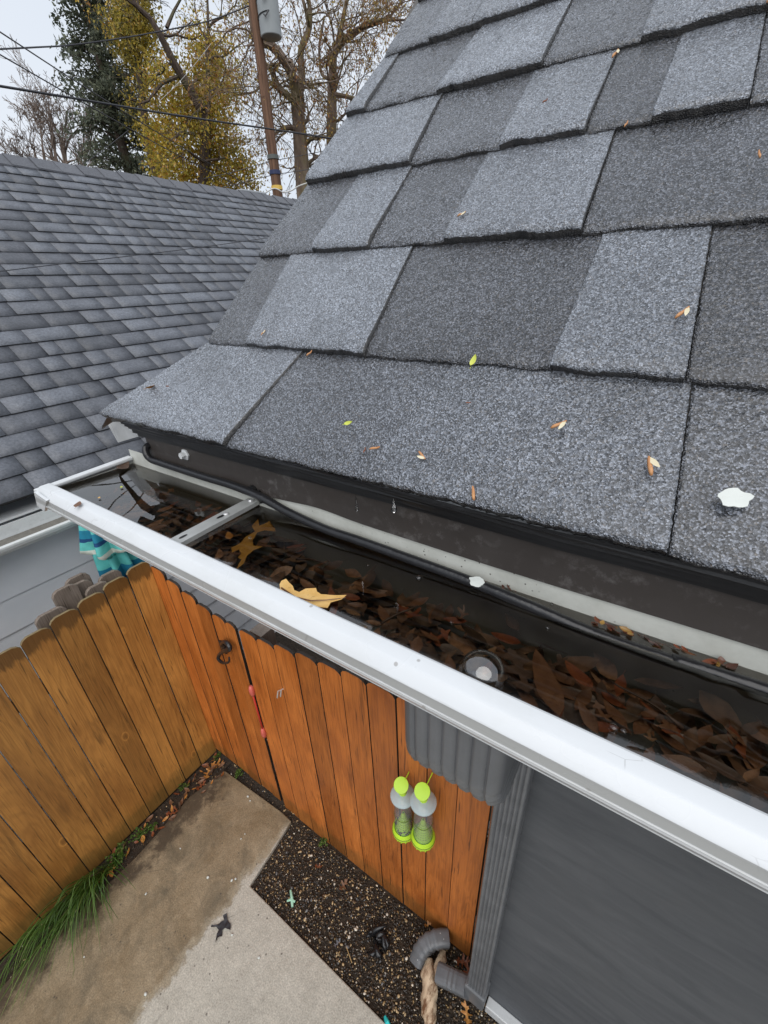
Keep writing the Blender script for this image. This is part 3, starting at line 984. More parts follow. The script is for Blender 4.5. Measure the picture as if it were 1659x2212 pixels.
for k, (px, py, an, L) in enumerate(spots):
    z = 2.906 + .014 * ((k * 37) % 10) / 10
    c = on(px, py, 2, z)
    y = min(max(c[1], .236), .318)
    mb = MB()
    L *= .56
    lance(mb, (c[0], y, z), an + 2.2, L, L * (.30 + .12 * ((k * 13) % 7) / 7), (.25 * math.sin(k * 2.1), .25 * math.cos(k * 1.7), 1), .25, 8, True, .15)
    mb.thing('fallen_leaf', (M_LB, M_LD, M_LR, M_LB)[k % 4], SUNK, 'leaf', 'sunken leaves in the gutter', True)

sr = random.Random(12)
for k in range(58):
    x = sr.uniform(-.70, .13) if k > 14 else sr.uniform(-.12, .13)
    mb = MB(); L = sr.uniform(.014, .027)
    q = (x, .232 + .082 * sr.random() ** 1.2, sr.uniform(2.902, 2.921))
    if k % 3 == 0: outline_leaf(mb, oak_pts(q, sr.uniform(0, 6.3), L * 1.25, L * sr.uniform(.7, 1.0), lobes=2), sr.uniform(.002, .006), k)
    else: lance(mb, q, sr.uniform(0, 6.3), L, L * sr.uniform(.28, .46), (sr.gauss(0, .25), sr.gauss(0, .25), 1), sr.uniform(.1, .4), 8, k % 2 == 0, .2)
    mb.thing('fallen_leaf', (M_LB, M_LD, M_LB, M_LR, M_LO2)[k % 5], SUNK, 'leaf', 'sunken leaves in the gutter', True)

for k, (x0_, y0_, a0_, L0_, lab) in enumerate(((-.17, .262, 1.3, .075, 'long thin dark twig sunk in the middle of the gutter leaves'), (-.30, .285, .4, .05, 'short dark twig sunk behind the large yellow leaf'), (.03, .275, 2.6, .06, 'bent dark twig sunk under the leaves at the right of the gutter'), (-.55, .29, 2.9, .045, 'dark twig sunk between the strap and the end of the gutter'))):
    p_ = [Vector((x0_ + math.cos(a0_) * L0_ * (t - .5), y0_ + math.sin(a0_) * L0_ * (t - .5) * .5 + .003 * math.sin(5 * t), 2.920 + .006 * t)) for t in np.linspace(0, 1, 7)]
    MB().tube(p_, list(np.linspace(.0014, .0006, 7)), 6).thing('twig', M_LD, lab, 'twig', None, True)

def leaf_at(px, py, z, an, L, W, m, label, nrm=(0, 0, 1), curl=.2, fold=.12, name='fallen_leaf'):
    c = on(px, py, 2, z)
    mb = MB(); lance(mb, c, an, L, W, nrm, curl, 10, True, fold)
    return mb.thing(name, m, label, 'leaf', None, True)
leaf_at(1182, 1478, 2.925, 2.12, .062, .019, M_LB, 'long broad brown leaf with golden veins sunk beside the round bubble', (.1, .1, 1), .15)
leaf_at(1252, 1460, 2.930, 2.55, .028, .011, M_LR, 'bright red brown pointed leaf near the long broad brown leaf', (0, 0, 1), .3)
leaf_at(445, 1128, 2.927, 2.05, .050, .016, M_LR, 'rusty red leaf touching the metal strap in the gutter', (0, 0, 1), .2)
leaf_at(480, 1052, 2.938, 2.95, .026, .007, M_LO, 'thin orange leaf floating by the cable behind the strap')
leaf_at(265, 1008, 2.9415, 2.1, .032, .016, M_LD, 'dark wet leaf heaped against the end cap of the gutter', (.3, 0, 1), .5)
leaf_at(495, 1158, 2.930, 2.6, .020, .009, M_LO, 'small orange leaf half under the metal strap of the gutter')
leaf_at(168, 1090, 2.9515, 2.5, .019, .0085, M_LB, 'curled pale brown leaf stuck on the white gutter lip', (0, 0, 1), .1)
leaf_at(718, 1302, 2.931, 2.35, .045, .010, M_LR, 'dark red narrow leaf under the tip of the large yellow leaf')
leaf_at(262, 1052, 2.9385, 2.6, .007, .004, M_LIME, 'tiny lime green leaf floating at the end of the gutter')
leaf_at(214, 1075, 2.9385, 2.6, .006, .0035, M_LY, 'tiny yellow leaf floating beside the white gutter lip')
C2 = lambda x, y: ((650 + x * .36166) * .76806, (1400 + y * .36166) * .76806)
mb = MB()
yl = [(380, 690), (395, 665), (430, 648), (455, 672), (480, 690), (492, 722), (530, 736), (580, 712), (660, 703), (668, 728), (700, 752), (775, 760), (900, 775), (862, 806), (775, 820), (752, 866), (690, 856), (600, 832), (520, 797), (440, 772), (384, 742)]
outline_leaf(mb, [on(*C2(*p), 2, 2.938) for p in yl], .003, 2)
ylf = mb.thing('fallen_leaf', M_LY, 'large pale yellow lobed leaf floating against the white gutter lip', 'leaf', None, True)
mb = MB()
pth = [on(*C2(*p), 2, 2.9405) for p in [(390, 700), (500, 775), (620, 800), (740, 795), (890, 777)]]
mb.tube(pth, [.0009, .0009, .0007, .0005, .0003], 5)
v_ = mb.build('midrib', M_LB, ylf)
mb = MB()
ol = [(212, 172), (162, 226), (186, 264), (112, 308), (74, 352), (2, 392), (8, 428), (60, 404), (82, 436), (52, 470), (80, 486), (60, 530), (44, 577), (102, 520), (122, 462), (176, 412), (245, 382), (172, 368), (166, 330), (204, 272), (262, 258), (345, 262), (342, 240), (256, 236), (300, 186), (220, 222)]
outline_leaf(mb, [on(*C2(*p), 2, 2.933) for p in ol], .003, 5)
mb.thing('fallen_leaf', M_LG, 'golden brown lobed oak leaf just under water beside the metal strap', 'leaf', None, True)
c = on(1132, 1450, 2, 2.922)
mb = MB(); outline_leaf(mb, oak_pts(c, 2.0, .045, .034), .003, 8)
mb.thing('fallen_leaf', M_LD, 'dark olive lobed leaf sunk between the bubble and the long brown leaf', 'leaf', None, True)

# bubble, foam bubbles, drops
mb = MB()
c = on(1042, 1452, 2, WZ)
mb.lathe([(.0175 * math.cos(a), .0150 * math.sin(a)) for a in np.linspace(0, PI / 2 * .999, 14)], (c[0], c[1], WZ + .0004), 40)
mb.thing('bubble', m_water('bubble_film', (.93, .93, .92), 2.3), 'large round air bubble on the gutter water near the lip', 'bubble', None, True)
for i, (px, py, r) in enumerate([(905, 1249, .0035), (975, 1345, .0016), (1325, 1573, .003), (1346, 1580, .002), (1183, 1357, .002), (540, 1163, .0022), (1098, 1247, .0017), (1192, 1306, .0018), (1206, 1312, .0014), (795, 1222, .0013)]):
    c = on(px, py, 2, WZ); mb = MB()
    mb.lathe([(r * math.cos(a), r * .85 * math.sin(a)) for a in np.linspace(0, PI / 2 * .999, 8)], (c[0], c[1], WZ + .0003), 16)
    mb.thing('small_bubble', M_DROP, 'tiny clear bubble floating on the gutter water', 'bubble', 'tiny bubbles on the gutter water', True)
def drop(px, py, r, L, label):
    c = on(px, py, 1, .317); mb = MB()
    pr = [(0.0001, L)] + [(r * .28, L * .75), (r * .42, L * .5), (r * .7, L * .2), (r, -r * .2), (r * .9, -r * .7), (r * .5, -r * 1.1), (.0001, -r * 1.22)]
    mb.lathe(pr[::-1], tuple(c), 16)
    mb.thing('water_drop', M_DROP, label, 'drop', None, True)
drop(851, 1100, .0034, .012, 'fat clear raindrop falling from the black drip edge')
drop(771, 1100, .0019, .018, 'long thin raindrop falling left of the fat raindrop')

# heat cable along the back of the gutter
cab = [on(330, 958, 1, .338), on(316, 966, 1, .327), on(316, 980, 1, .322), on(326, 992, 1, .3225), on(350, 1001, 1, .3235), on(440, 1030, 1, .3245), on(500, 1048, 1, .324), on(560, 1072, 1, .3235), on(620, 1105, 1, .3235), on(700, 1142, 1, .322), on(770, 1166, 1, .3215), on(870, 1202, 1, .322), on(1000, 1250, 1, .321), on(1130, 1303, 1, .317), on(1290, 1372, 1, .3155), on(1450, 1428, 1, .3165), on(1659, 1492, 1, .318)]
cab = [Vector(p) for p in cab] + [Vector((.6, .322, 2.944)), Vector((XR, .323, 2.945))]
def smooth_path(pts, n=6):
    out = []
    P_ = [pts[0]] + pts + [pts[-1]]
    for i in range(1, len(P_) - 2):
        for k in range(n):
            t = k / n
            a, b, c, d = P_[i - 1], P_[i], P_[i + 1], P_[i + 2]
            out.append(.5 * ((2 * b) + (c - a) * t + (2 * a - 5 * b + 4 * c - d) * t * t + (3 * b - a - 3 * c + d) * t ** 3))
    out.append(pts[-1])
    return out
mb = MB().tube(smooth_path(cab), .0054, 12)
mb.thing('cable', M_BLACK, 'black rubber heating cable running along the back of the gutter', 'cable', None, True)

# debris along the back edge of the water
for (a_, b_, lab) in (((1283, 1325), (1500, 1395), 'long string of soggy red brown bud scales along the gutter back'), ((1055, 1255), (1115, 1275), 'short string of soggy red bud scales behind the white petal'), ((1540, 1403), (1585, 1412), 'small soggy brown clump at the right of the gutter back')):
    mb = MB(); N_ = int(abs(b_[0] - a_[0]) / 6)
    for k in range(N_):
        t = k / max(1, N_ - 1); c = on(a_[0] + (b_[0] - a_[0]) * t, a_[1] + (b_[1] - a_[1]) * t, 1, .3285)
        if random.random() < .35: continue
        lance(mb, (c[0] + random.uniform(-.003, .003), .3262 + random.uniform(-.004, .002), WZ + random.uniform(-.001, .005)), random.uniform(0, 6.3), random.uniform(.004, .013), random.uniform(.002, .006), (random.gauss(0, .5), random.gauss(0, .5), 1), .6, 4, False, .4)
    mb.thing('debris_string', M_BUD, lab, 'debris', None, True)
def flake(c, n_, r, seed, m, label, name, cat, u=(1, 0, 0), asp=.7):
    U_, V_, N_ = frame(u, n_); c = Vector(c); mb = MB()
    pts = []
    for k in range(22):
        a = 2 * PI * k / 22
        rr_ = r * (1 + .28 * mnoise.noise((math.cos(a) * 1.7, math.sin(a) * 1.7, seed)) + .05 * math.sin(5 * a))
        pts.append(c + U_ * rr_ * math.cos(a) + V_ * rr_ * asp * math.sin(a))
    b = [p - N_ * .0006 for p in pts]
    top = [p + N_ * (.0003 + .0006 * mnoise.noise((p.x * 150, p.y * 150, seed))) for p in pts]
    mb.add(b + top + [c + N_ * .0004], [(k, (k + 1) % 22, 22 + (k + 1) % 22, 22 + k) for k in range(22)] + [(22 + k, 22 + (k + 1) % 22, 44) for k in range(22)])
    return mb.thing(name, m, label, cat, None, False)
flake(R(.045, .046, .0135), NN, .0088, 2.2, M_FLAKE, 'white blossom petal lying wet on the roof shingles', 'petal', 'petal', (1, .3, 0), .72)
c = on(1030, 1256, 1, .318); flake(c, (0, -.6, .8), .0075, 6.3, M_FLAKE, 'white petal stuck over the black cable in the gutter', 'petal', 'petal', (1, 0, 0), .65)

# husks and seeds on the shingles
def seed_thing(x, s, ang, L, kind, label):
    h = .0138
    mb = MB()
    u = np.array([math.cos(ang), 0, 0]) + UU * math.sin(ang)
    v = np.cross(NN, u)
    c = R(x, s, h)
    root = empty('seed_husk', c, label, 'seed')
    W = L * (.22 if kind != 'leaf' else .42)
    if kind == 'leaf':
        b = MB(); 
        for i in range(9):
            t = i / 8; w = W / 2 * math.sin(PI * t ** .8) ** .8 + .0002
            for s_ in (-1, 0, 1): b.v.append(tuple(c + u * (t - .5) * L + v * w * s_ + NN * (.0007 + .0010 * abs(s_) + .003 * (t - .4) ** 2)))
        for i in range(8):
            for k in range(2): a = i * 3 + k; b.f.append((a, a + 1, a + 4, a + 3))
        b.tube([c - u * L * .5, c - u * L * .75 + NN * .001], [.0004, .0002], 4)
        b.build('blade', M_LIME, root, True)
    else:
        b = MB()
        pts = [c + u * (t - .5) * L + NN * (.0010 + .0006 * math.sin(t * 7)) for t in np.linspace(0, 1, 7)]
        b.tube(pts, [W * k for k in (.28, .46, .52, .5, .46, .4, .2)], 7)
        b.build('husk', M_SEED if kind != 'dark' else M_LR, root, True)
        if kind == 'wing':
            b = MB(); d = u * math.cos(.55) + v * math.sin(.55)
            e = np.cross(NN, d); o_ = c + u * L * .42
            for i in range(6):
                t = i / 5; w = L * .13 * math.sin(PI * (t * .85 + .12))
                for s_ in (-1, 1): b.v.append(tuple(o_ - d * L * .7 * t + e * w * s_ + NN * (.0016 + .001 * t)))
            for i in range(5): b.f.append((2 * i, 2 * i + 1, 2 * i + 3, 2 * i + 2))
            b.build('wing', M_PALE, root, True)
seeds = [(-.464, .157, 1.3, .0085, 'wing', 'small orange seed husk low on the second shingle course, far left'),
         (-.370, .131, 1.1, .009, 'husk', 'orange seed husk caught under the first shingle butt at left'),
         (-.167, .135, 1.5, .012, 'leaf', 'little yellow green leaf caught under the shingle butt'),
         (-.014, .190, 1.0, .013, 'wing', 'split tan seed husk high on the light shingle at right'),
         (-.273, .052, .35, .010, 'leaf', 'bright lime green leaflet lying on the lowest shingles'),
         (-.241, .027, 1.7, .006, 'dark', 'short round orange husk beside a longer husk near the eave'),
         (-.231, .031, .4, .011, 'husk', 'slender tan husk beside a short round husk near the eave'),
         (-.180, .033, -.6, .011, 'wing', 'split husk with pale wing near the eave above the raindrop'),
         (-.156, .091, .3, .005, 'dark', 'tiny rust brown bud on the middle of the lowest shingles'),
         (-.075, .081, .7, .013, 'wing', 'split tan husk with pale wing in the middle of the lowest course'),
         (-.006, .058, 1.9, .015, 'wing', 'tall orange seed husk standing out near the white petal'),
         (-.122, .009, 2.0, .013, 'husk', 'flat pale samara seed on the very eave edge'),
         (-.248, .322, .6, .010, 'wing', 'pale seed husk on the third shingle course'),
         (.007, .348, 1.8, .009, 'husk', 'orange husk on the dark shingle at the right edge'),
         (-.107, .415, 1.4, .008, 'husk', 'tan husk caught under a high shingle butt'),
         (-.145, .529, 1.3, .012, 'wing', 'yellow tan husk beside a shingle joint near the top'),
         (-.204, .479, .9, .007, 'dark', 'small brown bud on a light shingle near the top'),
         (-.019, .549, 1.5, .012, 'husk', 'orange husk under the highest butt at the right edge'),
         (-.600, .062, .3, .006, 'dark', 'small pinkish bud beside the wet brown leaf on the roof corner')]
for a in seeds: seed_thing(*a)
c = R(-.640, .056, .0142); mb = MB()
lance(mb, c, 2.0, .020, .010, tuple(NN), .6, 8, True, .4)
mb.thing('fallen_leaf', M_LO, 'curled wet brown leaf on the roof corner above the gutter end', 'leaf', None, True)

# ------------------------------------------------------------------ ground, slab, gravel
mb = MB().add([(-250, -250, -.05), (250, -250, -.05), (250, 250, -.05), (-250, 250, -.05)], [(0, 1, 2, 3)])
structure(mb.build('ground', M_SOIL))
A_, B_, C_ = on(628, 1768, 2, 0), on(541, 1914, 2, 0), on(832, 2212, 2, 0)
gx0 = -1.462; gy0 = .500
poly = [(-2.215, -4.0), (2.5, -4.0), (2.5, gy0 - .02), (gx0, gy0), (-1.505, .895), (-1.60, .900), (-2.18, .872), (-2.235, .62), (-2.20, .2), (-2.235, -.4), (-2.21, -1.2)]
mb = MB(); k = len(poly)
mb.add([(x, y, 0) for x, y in poly] + [(x, y, -.10) for x, y in poly], [tuple(range(k))] + [((i + 1) % k, i, k + i, k + (i + 1) % k) for i in range(k)])
slab = structure(mb.build('concrete_slab', M_CONC))
bevel(slab, .006, 2, 30)
mb = MB().add([(-1.6, gy0 - .03, -.028), (3, gy0 - .05, -.028), (3, 1.7, -.028), (-2.3, 1.7, -.028), (-2.3, .86, -.028), (-1.52, .86, -.028)], [(0, 1, 2, 3, 4, 5)])
structure(mb.build('gravel_bed', M_SOIL))
def pebble(mb, x, y, z, r, rg):
    a = rg.uniform(0, 2 * PI); ca, sa = math.cos(a), math.sin(a)
    sx, sy, sz = r * rg.uniform(.8, 1.4), r * rg.uniform(.65, 1.0), r * rg.uniform(.4, .7)
    b = len(mb.v)
    for (h, q) in ((-.5, .8), (.35, .95), (.85, .5)):
        for k in range(6):
            t = 2 * PI * k / 6 + h
            px, py = sx * q * math.cos(t) * rg.uniform(.9, 1.1), sy * q * math.sin(t)
            mb.v.append((x + px * ca - py * sa, y + px * sa + py * ca, z + sz * h))
    for i in range(2):
        for k in range(6):
            k2 = (k + 1) % 6
            mb.f.append((b + i * 6 + k, b + i * 6 + k2, b + i * 6 + 6 + k2, b + i * 6 + 6 + k))
    mb.f.append(tuple(b + 12 + k for k in range(6)))
pg = np.random.default_rng(11); mb = MB()
for k in range(9000):
    x, y = pg.uniform(-1.52, .25), pg.uniform(gy0 + .004, .93)
    if x < gx0 - (y - gy0) * .11 + .008: continue
    pebble(mb, x, y, -.026 + pg.uniform(-.002, .010), pg.choice((.0036, .0048, .0064, .0088), p=(.4, .33, .2, .07)), pg)
for k in range(700):
    pebble(mb, pg.uniform(-2.2, -1.5), pg.uniform(.88, 1.5), -.022, pg.uniform(.004, .009), pg)
for k in range(1600):
    pebble(mb, pg.uniform(-1.5, -.2), pg.uniform(.95, 1.6), -.022, pg.uniform(.005, .009), pg)
for k in range(300):
    pebble(mb, pg.uniform(-2.345, -2.2), pg.uniform(-.6, .92), -.008, pg.uniform(.003, .007), pg)
g = structure(mb.build('pebbles', M_GRAV, None, True), 'stuff'); g['label'] = 'wet brown and tan pea gravel between slab and fence'; g['category'] = 'gravel'
structure(MB().add([(-2.36, -4, -.012), (-2.19, -4, -.012), (-2.19, .95, -.012), (-2.36, .95, -.012)], [(0, 1, 2, 3)]).build('soil', M_SOIL))
structure(MB().add([(-1.2, 1.55, -.02), (2.9, 1.55, -.02), (2.9, 4.2, -.02), (-1.2, 4.2, -.02)], [(0, 1, 2, 3)]).build('path', simple('path_concrete', (.25, .25, .24), .6, .2, 6)))

# ------------------------------------------------------------------ fences
def picket(mb, o, u, n, w, z0, z1, th=.016, dog=.032, dogh=.026, seg=5, bow=0.0):
    """o: base corner, u: along the fence, n: towards the viewer"""
    o = np.array(o); u = np.array(u); n = np.array(n); Z = np.array([0, 0, 1.0])
    pr = [(0, 0), (w, 0), (w, z1 - z0 - dogh), (w - dog * .35, z1 - z0 - dogh * .4), (w - dog, z1 - z0), (dog, z1 - z0), (dog * .35, z1 - z0 - dogh * .4), (0, z1 - z0 - dogh)]
    k = len(pr)
    fr = [o + u * a + Z * (z0 + h) + n * bow * math.sin(PI * h / (z1 - z0)) for a, h in pr]
    bk = [p - n * th for p in fr]
    if not hasattr(mb, 'tops'): mb.tops = []
    mb.tops += [h - (z1 - z0) for a, h in pr] * 2
    mb.add(fr + bk, [tuple(range(k)), tuple(range(2 * k - 1, k - 1, -1))] + [(i, k + i, k + (i + 1) % k, (i + 1) % k) for i in range(k)])
def boards(mb, m, parent, side, tops):
    o = mb.build('board_panel', m, parent)
    o.data.materials.append(side); o.data.materials.append(tops)
    for f in o.data.polygons:
        k = f.index % 10
        f.material_index = 0 if k < 2 else (1 if k in (3, 9) else 2)
    at = o.data.attributes.new('below_top', 'FLOAT', 'POINT')
    at.data.foreach_set('value', np.array(mb.tops, dtype=np.float32))
    return o
FX, FY = -2.3635, .9415
left = empty('wooden_fence', (FX, -.8, 0), 'brown stained dog eared board fence running along the left of the slab', 'fence', 'board fences round the patio')
mb = MB(); y = FY - .002
def ltop(y):
    return 1.806 - .135 * (.88 - y) if y > -.2 else 1.66 - .05 * (-.2 - y)
while y > -3.2:
    w = .1345 + random.uniform(-.003, .003)
    zt = ltop(y - w / 2) + random.uniform(-.006, .006)
    picket(mb, (FX + random.uniform(-.003, .003), y - w + .004, 0), (0, 1, 0), (1, 0, 0), w - .004, -.01 + random.uniform(0, .012), zt, bow=random.uniform(-.004, .004))
    y -= w + .0002
bevel(boards(mb, M_FENCE, left, M_EDGE, M_TOPS), .0018, 2)
for z in (.30, 1.35): MB().box((FX - .06, -3.2, z), (FX - .02, FY, z + .09)).build('rail', M_OLDWOOD, left)
for yy in (-.55, -2.9):
    MB().box((FX - .15, yy, -.05), (FX - .062, yy + .09, 1.62)).build('post', M_OLDWOOD, left)

def gtop(x):
    xs_ = [-2.36, -2.28, -2.01, -1.84, -1.67, -1.45, -1.19, -1.02, -.85, -.685, -.1]
    zs_ = [1.775, 1.752, 1.682, 1.645, 1.640, 1.640, 1.703, 1.729, 1.760, 1.782, 1.80]
    return float(np.interp(x, xs_, zs_))
gate = empty('wooden_gate', (-1.98, FY, 0), 'orange stained wooden gate with a black pull hook and red cord', 'gate')
mb = MB(); x = FX + .012
bx = [FX - .016, -2.235, -2.105, -1.972, -1.842, -1.728, -1.640]
for a, b in zip(bx, bx[1:]):
    picket(mb, (a, FY + random.uniform(-.003, .003), 0), (1, 0, 0), (0, -1, 0), b - a - .004, .02 + random.uniform(-.004, .004), gtop((a + b) / 2) + random.uniform(-.004, .004), bow=random.uniform(-.003, .003))
bevel(boards(mb, M_GATE, gate, M_EDGE, M_EDGE), .0025, 2)
for z in (.25, 1.30): MB().box((-2.34, FY + .018, z), (-1.65, FY + .056, z + .085)).build('rail', M_OLDWOOD, gate)
front = empty('wooden_fence', (-.9, FY, 0), 'orange stained dog eared board fence between the gate and the grey house wall', 'fence', 'board fences round the patio')
mb = MB()
bx = [-1.618, -1.478, -1.345, -1.202, -1.060, -.922, -.784, -.641, -.500, -.362, -.222, -.1925]
for a, b in zip(bx, bx[1:]):
    picket(mb, (a, FY + random.uniform(-.003, .003), 0), (1, 0, 0), (0, -1, 0), b - a - random.uniform(.003, .007), -.03 + random.uniform(-.004, .004), gtop((a + b) / 2) + random.uniform(-.004, .004), dog=min(.032, (b - a) / 3), bow=random.uniform(-.003, .003))
bevel(boards(mb, M_GATE, front, M_EDGE, M_EDGE), .0025, 2)
for z in (.25, 1.30): MB().box((-1.60, FY + .018, z), (-.195, FY + .056, z + .085)).build('rail', M_OLDWOOD, front)
MB().box((-1.61, FY + .058, -.05), (-1.52, FY + .146, 1.58)).build('post', M_OLDWOOD, front)
# gate furniture
mb = MB()
hk = [on(478, 1392, 1, .935), on(484, 1386, 1, .918), on(493, 1392, 1, .905), on(496, 1402, 1, .90), on(485, 1406, 1, .905), on(474, 1414, 1, .912), on(472, 1424, 1, .905), on(482, 1432, 1, .895), on(494, 1430, 1, .888), on(495, 1420, 1, .888)]
mb.tube(smooth_path([Vector(p) for p in hk], 4), [.011] * 6 + [.014] * 10 + [.011] * 8 + list(np.linspace(.010, .005, 13)), 8)
p0 = on(482, 1398, 1, .935); mb.box((p0[0] - .022, .930, p0[2] - .04), (p0[0] + .022, .9405, p0[2] + .04))
bevel(mb.build('pull_hook', M_BLACK, gate, True), .003)
red = simple('red_plastic', (.55, .045, .03), .4, .15, 40)
mb = MB()
a, b = on(541, 1482, 1, .934), on(572, 1592, 1, .934)
mb.tube([a, (a * .6 + b * .4) + np.array([.006, -.004, 0]), b], .0055, 8)
cord = mb.build('red_cord', red, gate, True)
M_PRED = simple('pale_red_plastic', (.62, .13, .10), .35, .2, 40)
for q, d in ((a, 1), (b, -1)):
    e = q + (b - a) / np.linalg.norm(b - a) * .085 * d
    MB().tube([q, q * .7 + e * .3, q * .3 + e * .7, e], [.009, .017, .015, .007], 10).build('cord_handle', M_PRED, cord, True)
M_STA = simple('bright_staple', (.7, .7, .68), .3, metal=.5)
p0 = on(604, 1496, 1, .934); p1 = on(611, 1493, 1, .934)
for p in (p0, p1): MB().tube([(p[0], .941, p[2] + .01), (p[0], .926, p[2] + .018), (p[0] - .012, .922, p[2] - .035)], .004, 6).build('staple', M_STA, front)

# ------------------------------------------------------------------ things hanging and lying in the corner
LIME = simple('lime_plastic', (.50, .78, .035), .38, .1, 30)
LIMED = simple('dark_lime_line', (.10, .15, .02), .4)
def clear(name, tint, f):
    n = NT(name, .08, .5, color=tint)
    tr = n.node('ShaderNodeBsdfTransparent'); tr.inputs[0].default_value = (.93, .95, .95, 1)
    ms = n.node('ShaderNodeMixShader'); ms.inputs[0].default_value = f
    n.L(tr.outputs[0], ms.inputs[1]); n.L(n.b.outputs[0], ms.inputs[2]); n.L(ms.outputs[0], n.out.inputs[0])
    return n.m
CLEAR = clear('clear_plastic', (.40, .41, .44), .30); CLID = clear('clear_lid', (.62, .74, .76), .6)
BUGS = simple('dark_insects', (.02, .017, .015), .5)
def trap(px, top, bot, yy, label, dead):
    pt, pb = on(px[0], top, 1, yy), on(px[1], bot, 1, yy)
    x = (pt[0] + pb[0]) / 2; H = pt[2] - pb[2]; z0 = pb[2]
    root = empty('insect_trap', (x, yy, z0), label, 'insect trap')
    r = .042
    pf = lambda L: [(a * r, z0 + b * H) for a, b in L]
    def crisp(o):
        e_ = o.modifiers.new('rims', 'EDGE_SPLIT'); e_.split_angle = math.radians(35); return o
    def part(nm, L, m, par=root, n=28): return crisp(MB().lathe([(a, b) for a, b in pf(L)], (x, yy, 0), n).build(nm, m, par, True))
    base = part('base', [(0, .02), (1.0, .02), (1.24, .035), (1.28, .06), (1.22, .10), (1.05, .125), (.98, .115), (.96, .09), (.3, .10)], LIME)
    cone = part('cone', [(.93, .10), (.14, .40), (.10, .40)], LIME)
    mb = MB()
    for k in range(15):
        a = 2 * PI * k / 15
        mb.box((x + math.cos(a) * r * 1.12 - .002, yy + math.sin(a) * r * 1.12 - .002, z0 - .001), (x + math.cos(a) * r * 1.12 + .002, yy + math.sin(a) * r * 1.12 + .002, z0 + .03 * H))
    mb.build('feet', LIME, base)
    mb = MB()
    for kr in range(7):
        t = .18 + kr * .1; rr_ = (.93 + (.14 - .93) * t) * r + .0012; z = z0 + (.10 + .30 * t) * H
        for ka in range(18):
            a = 2 * PI * ka / 18; w = .10
            mb.add([(x + rr_ * math.cos(a - w), yy + rr_ * math.sin(a - w), z), (x + rr_ * math.cos(a + w), yy + rr_ * math.sin(a + w), z), (x + (rr_ - .001) * math.cos(a + w), yy + (rr_ - .001) * math.sin(a + w), z + .0022), (x + (rr_ - .001) * math.cos(a - w), yy + (rr_ - .001) * math.sin(a - w), z + .0022)], [(0, 1, 2, 3)])
    mb.build('slots', LIMED, cone)
    part('tube', [(.99, .10), (.97, .40), (.93, .43), (.93, .72), (1.0, .74)], CLEAR)
    part('seal_ring', [(1.25, .068), (1.285, .074), (1.245, .081)], LIMED)
    part('waist_ring', [(.975, .395), (1.0, .403), (.975, .411)], LIMED)
    lid = part('lid', [(1.0, .71), (1.20, .712), (1.28, .722), (1.28, .735), (1.20, .745), (1.0, .765), (.60, .785), (.36, .79)], CLID)
    part('neck', [(.42, .78), (.40, .86), (.34, .92)], LIME)
    # tilted cap and hanging eye
    mb = MB().lathe([(0, 0), (.72 * r, 0), (.76 * r, .003), (.74 * r, .007), (.3 * r, .009), (0, .009)], (x - .002, yy - .006, z0 + .935 * H), 24, ax=(.25, -.55, 1))
    cap_ = crisp(mb.build('cap', LIME, root, True))
    mb = MB().tube([(x + .002, yy + .006, z0 + .955 * H), (x + .004, yy + .014, z0 + .98 * H), (x + .004, yy + .026, z0 + .97 * H), (x, FY - .002, z0 + .96 * H)], .0022, 6)
    mb.build('hanging_hook', LIME, cap_)
    mb = MB(); rg = random.Random(int(dead))
    for k in range(dead):
        a = rg.uniform(0, 2 * PI); rr_ = r * rg.uniform(.72, .93); p = (x + rr_ * math.cos(a), yy + rr_ * math.sin(a), z0 + H * rg.uniform(.115, .16))
        mb.tube([p, (p[0] + rg.uniform(-.006, .006), p[1] + rg.uniform(-.006, .006), p[2] + .003), (p[0] + rg.uniform(-.01, .01), p[1] + rg.uniform(-.01, .01), p[2] + .001)], [.002, .0032, .001], 5)
    if dead: mb.build('dead_insects', BUGS, root)
trap((875, 867), 1690, 1793, .885, 'lime green and clear hanging insect trap with many dead insects, left one', 60)
trap((907, 921), 1694, 1818, .865, 'cleaner lime green and clear hanging insect trap, right one beside the grey elbow', 0)

# loose crimped elbow, driftwood
mb = MB()
pth = smooth_path([Vector((-.345, .915, .085)), Vector((-.385, .885, .09)), Vector((-.425, .845, .075)), Vector((-.445, .80, .045)), Vector((-.445, .765, .012))], 7)
mb.tube(pth, [.040 + .0028 * math.sin(i * 1.6) * (7 < i < 24) for i in range(len(pth))], 24); mb.square(0, 24, pth)
o = mb.thing('pipe_elbow', M_GMET, 'loose grey crimped pipe elbow lying on the gravel by the fence', 'pipe', None, True)
def log(pts, rad, m, label):
    mb = MB(); P_ = smooth_path([Vector(p) for p in pts], 6); n = 14
    rr_ = np.interp(np.linspace(0, 1, len(P_)), np.linspace(0, 1, len(rad)), rad)
    mb.tube(P_, list(rr_), n)
    for i in range(len(mb.v)):
        v = Vector(mb.v[i]); d = mnoise.noise(v * 28) * .012 + mnoise.noise(v * 80) * .005
        mb.v[i] = (v.x + d, v.y + d * .6, v.z + d * .7)
    return mb.thing('driftwood', m, label, 'wood', None, True)
n = NT('bleached_wood', .6, .3)
f1 = n.noise(22, 5, .7, n.coord(scale=(1, .3, 1)))
cc = n.mix(n.ramp(f1, [(.36, 0.0), (.5, 1.0)]), (.16, .075, .035), (.62, .48, .33)); n.color(cc); n.bump(f1, .5, .006)
log([(-.40, .80, .03), (-.372, .755, .035), (-.335, .69, .03), (-.30, .63, .028), (-.27, .58, .02)], [.02, .036, .038, .032, .018], n.m, 'long bleached piece of driftwood with dark cracks beside the downspout')
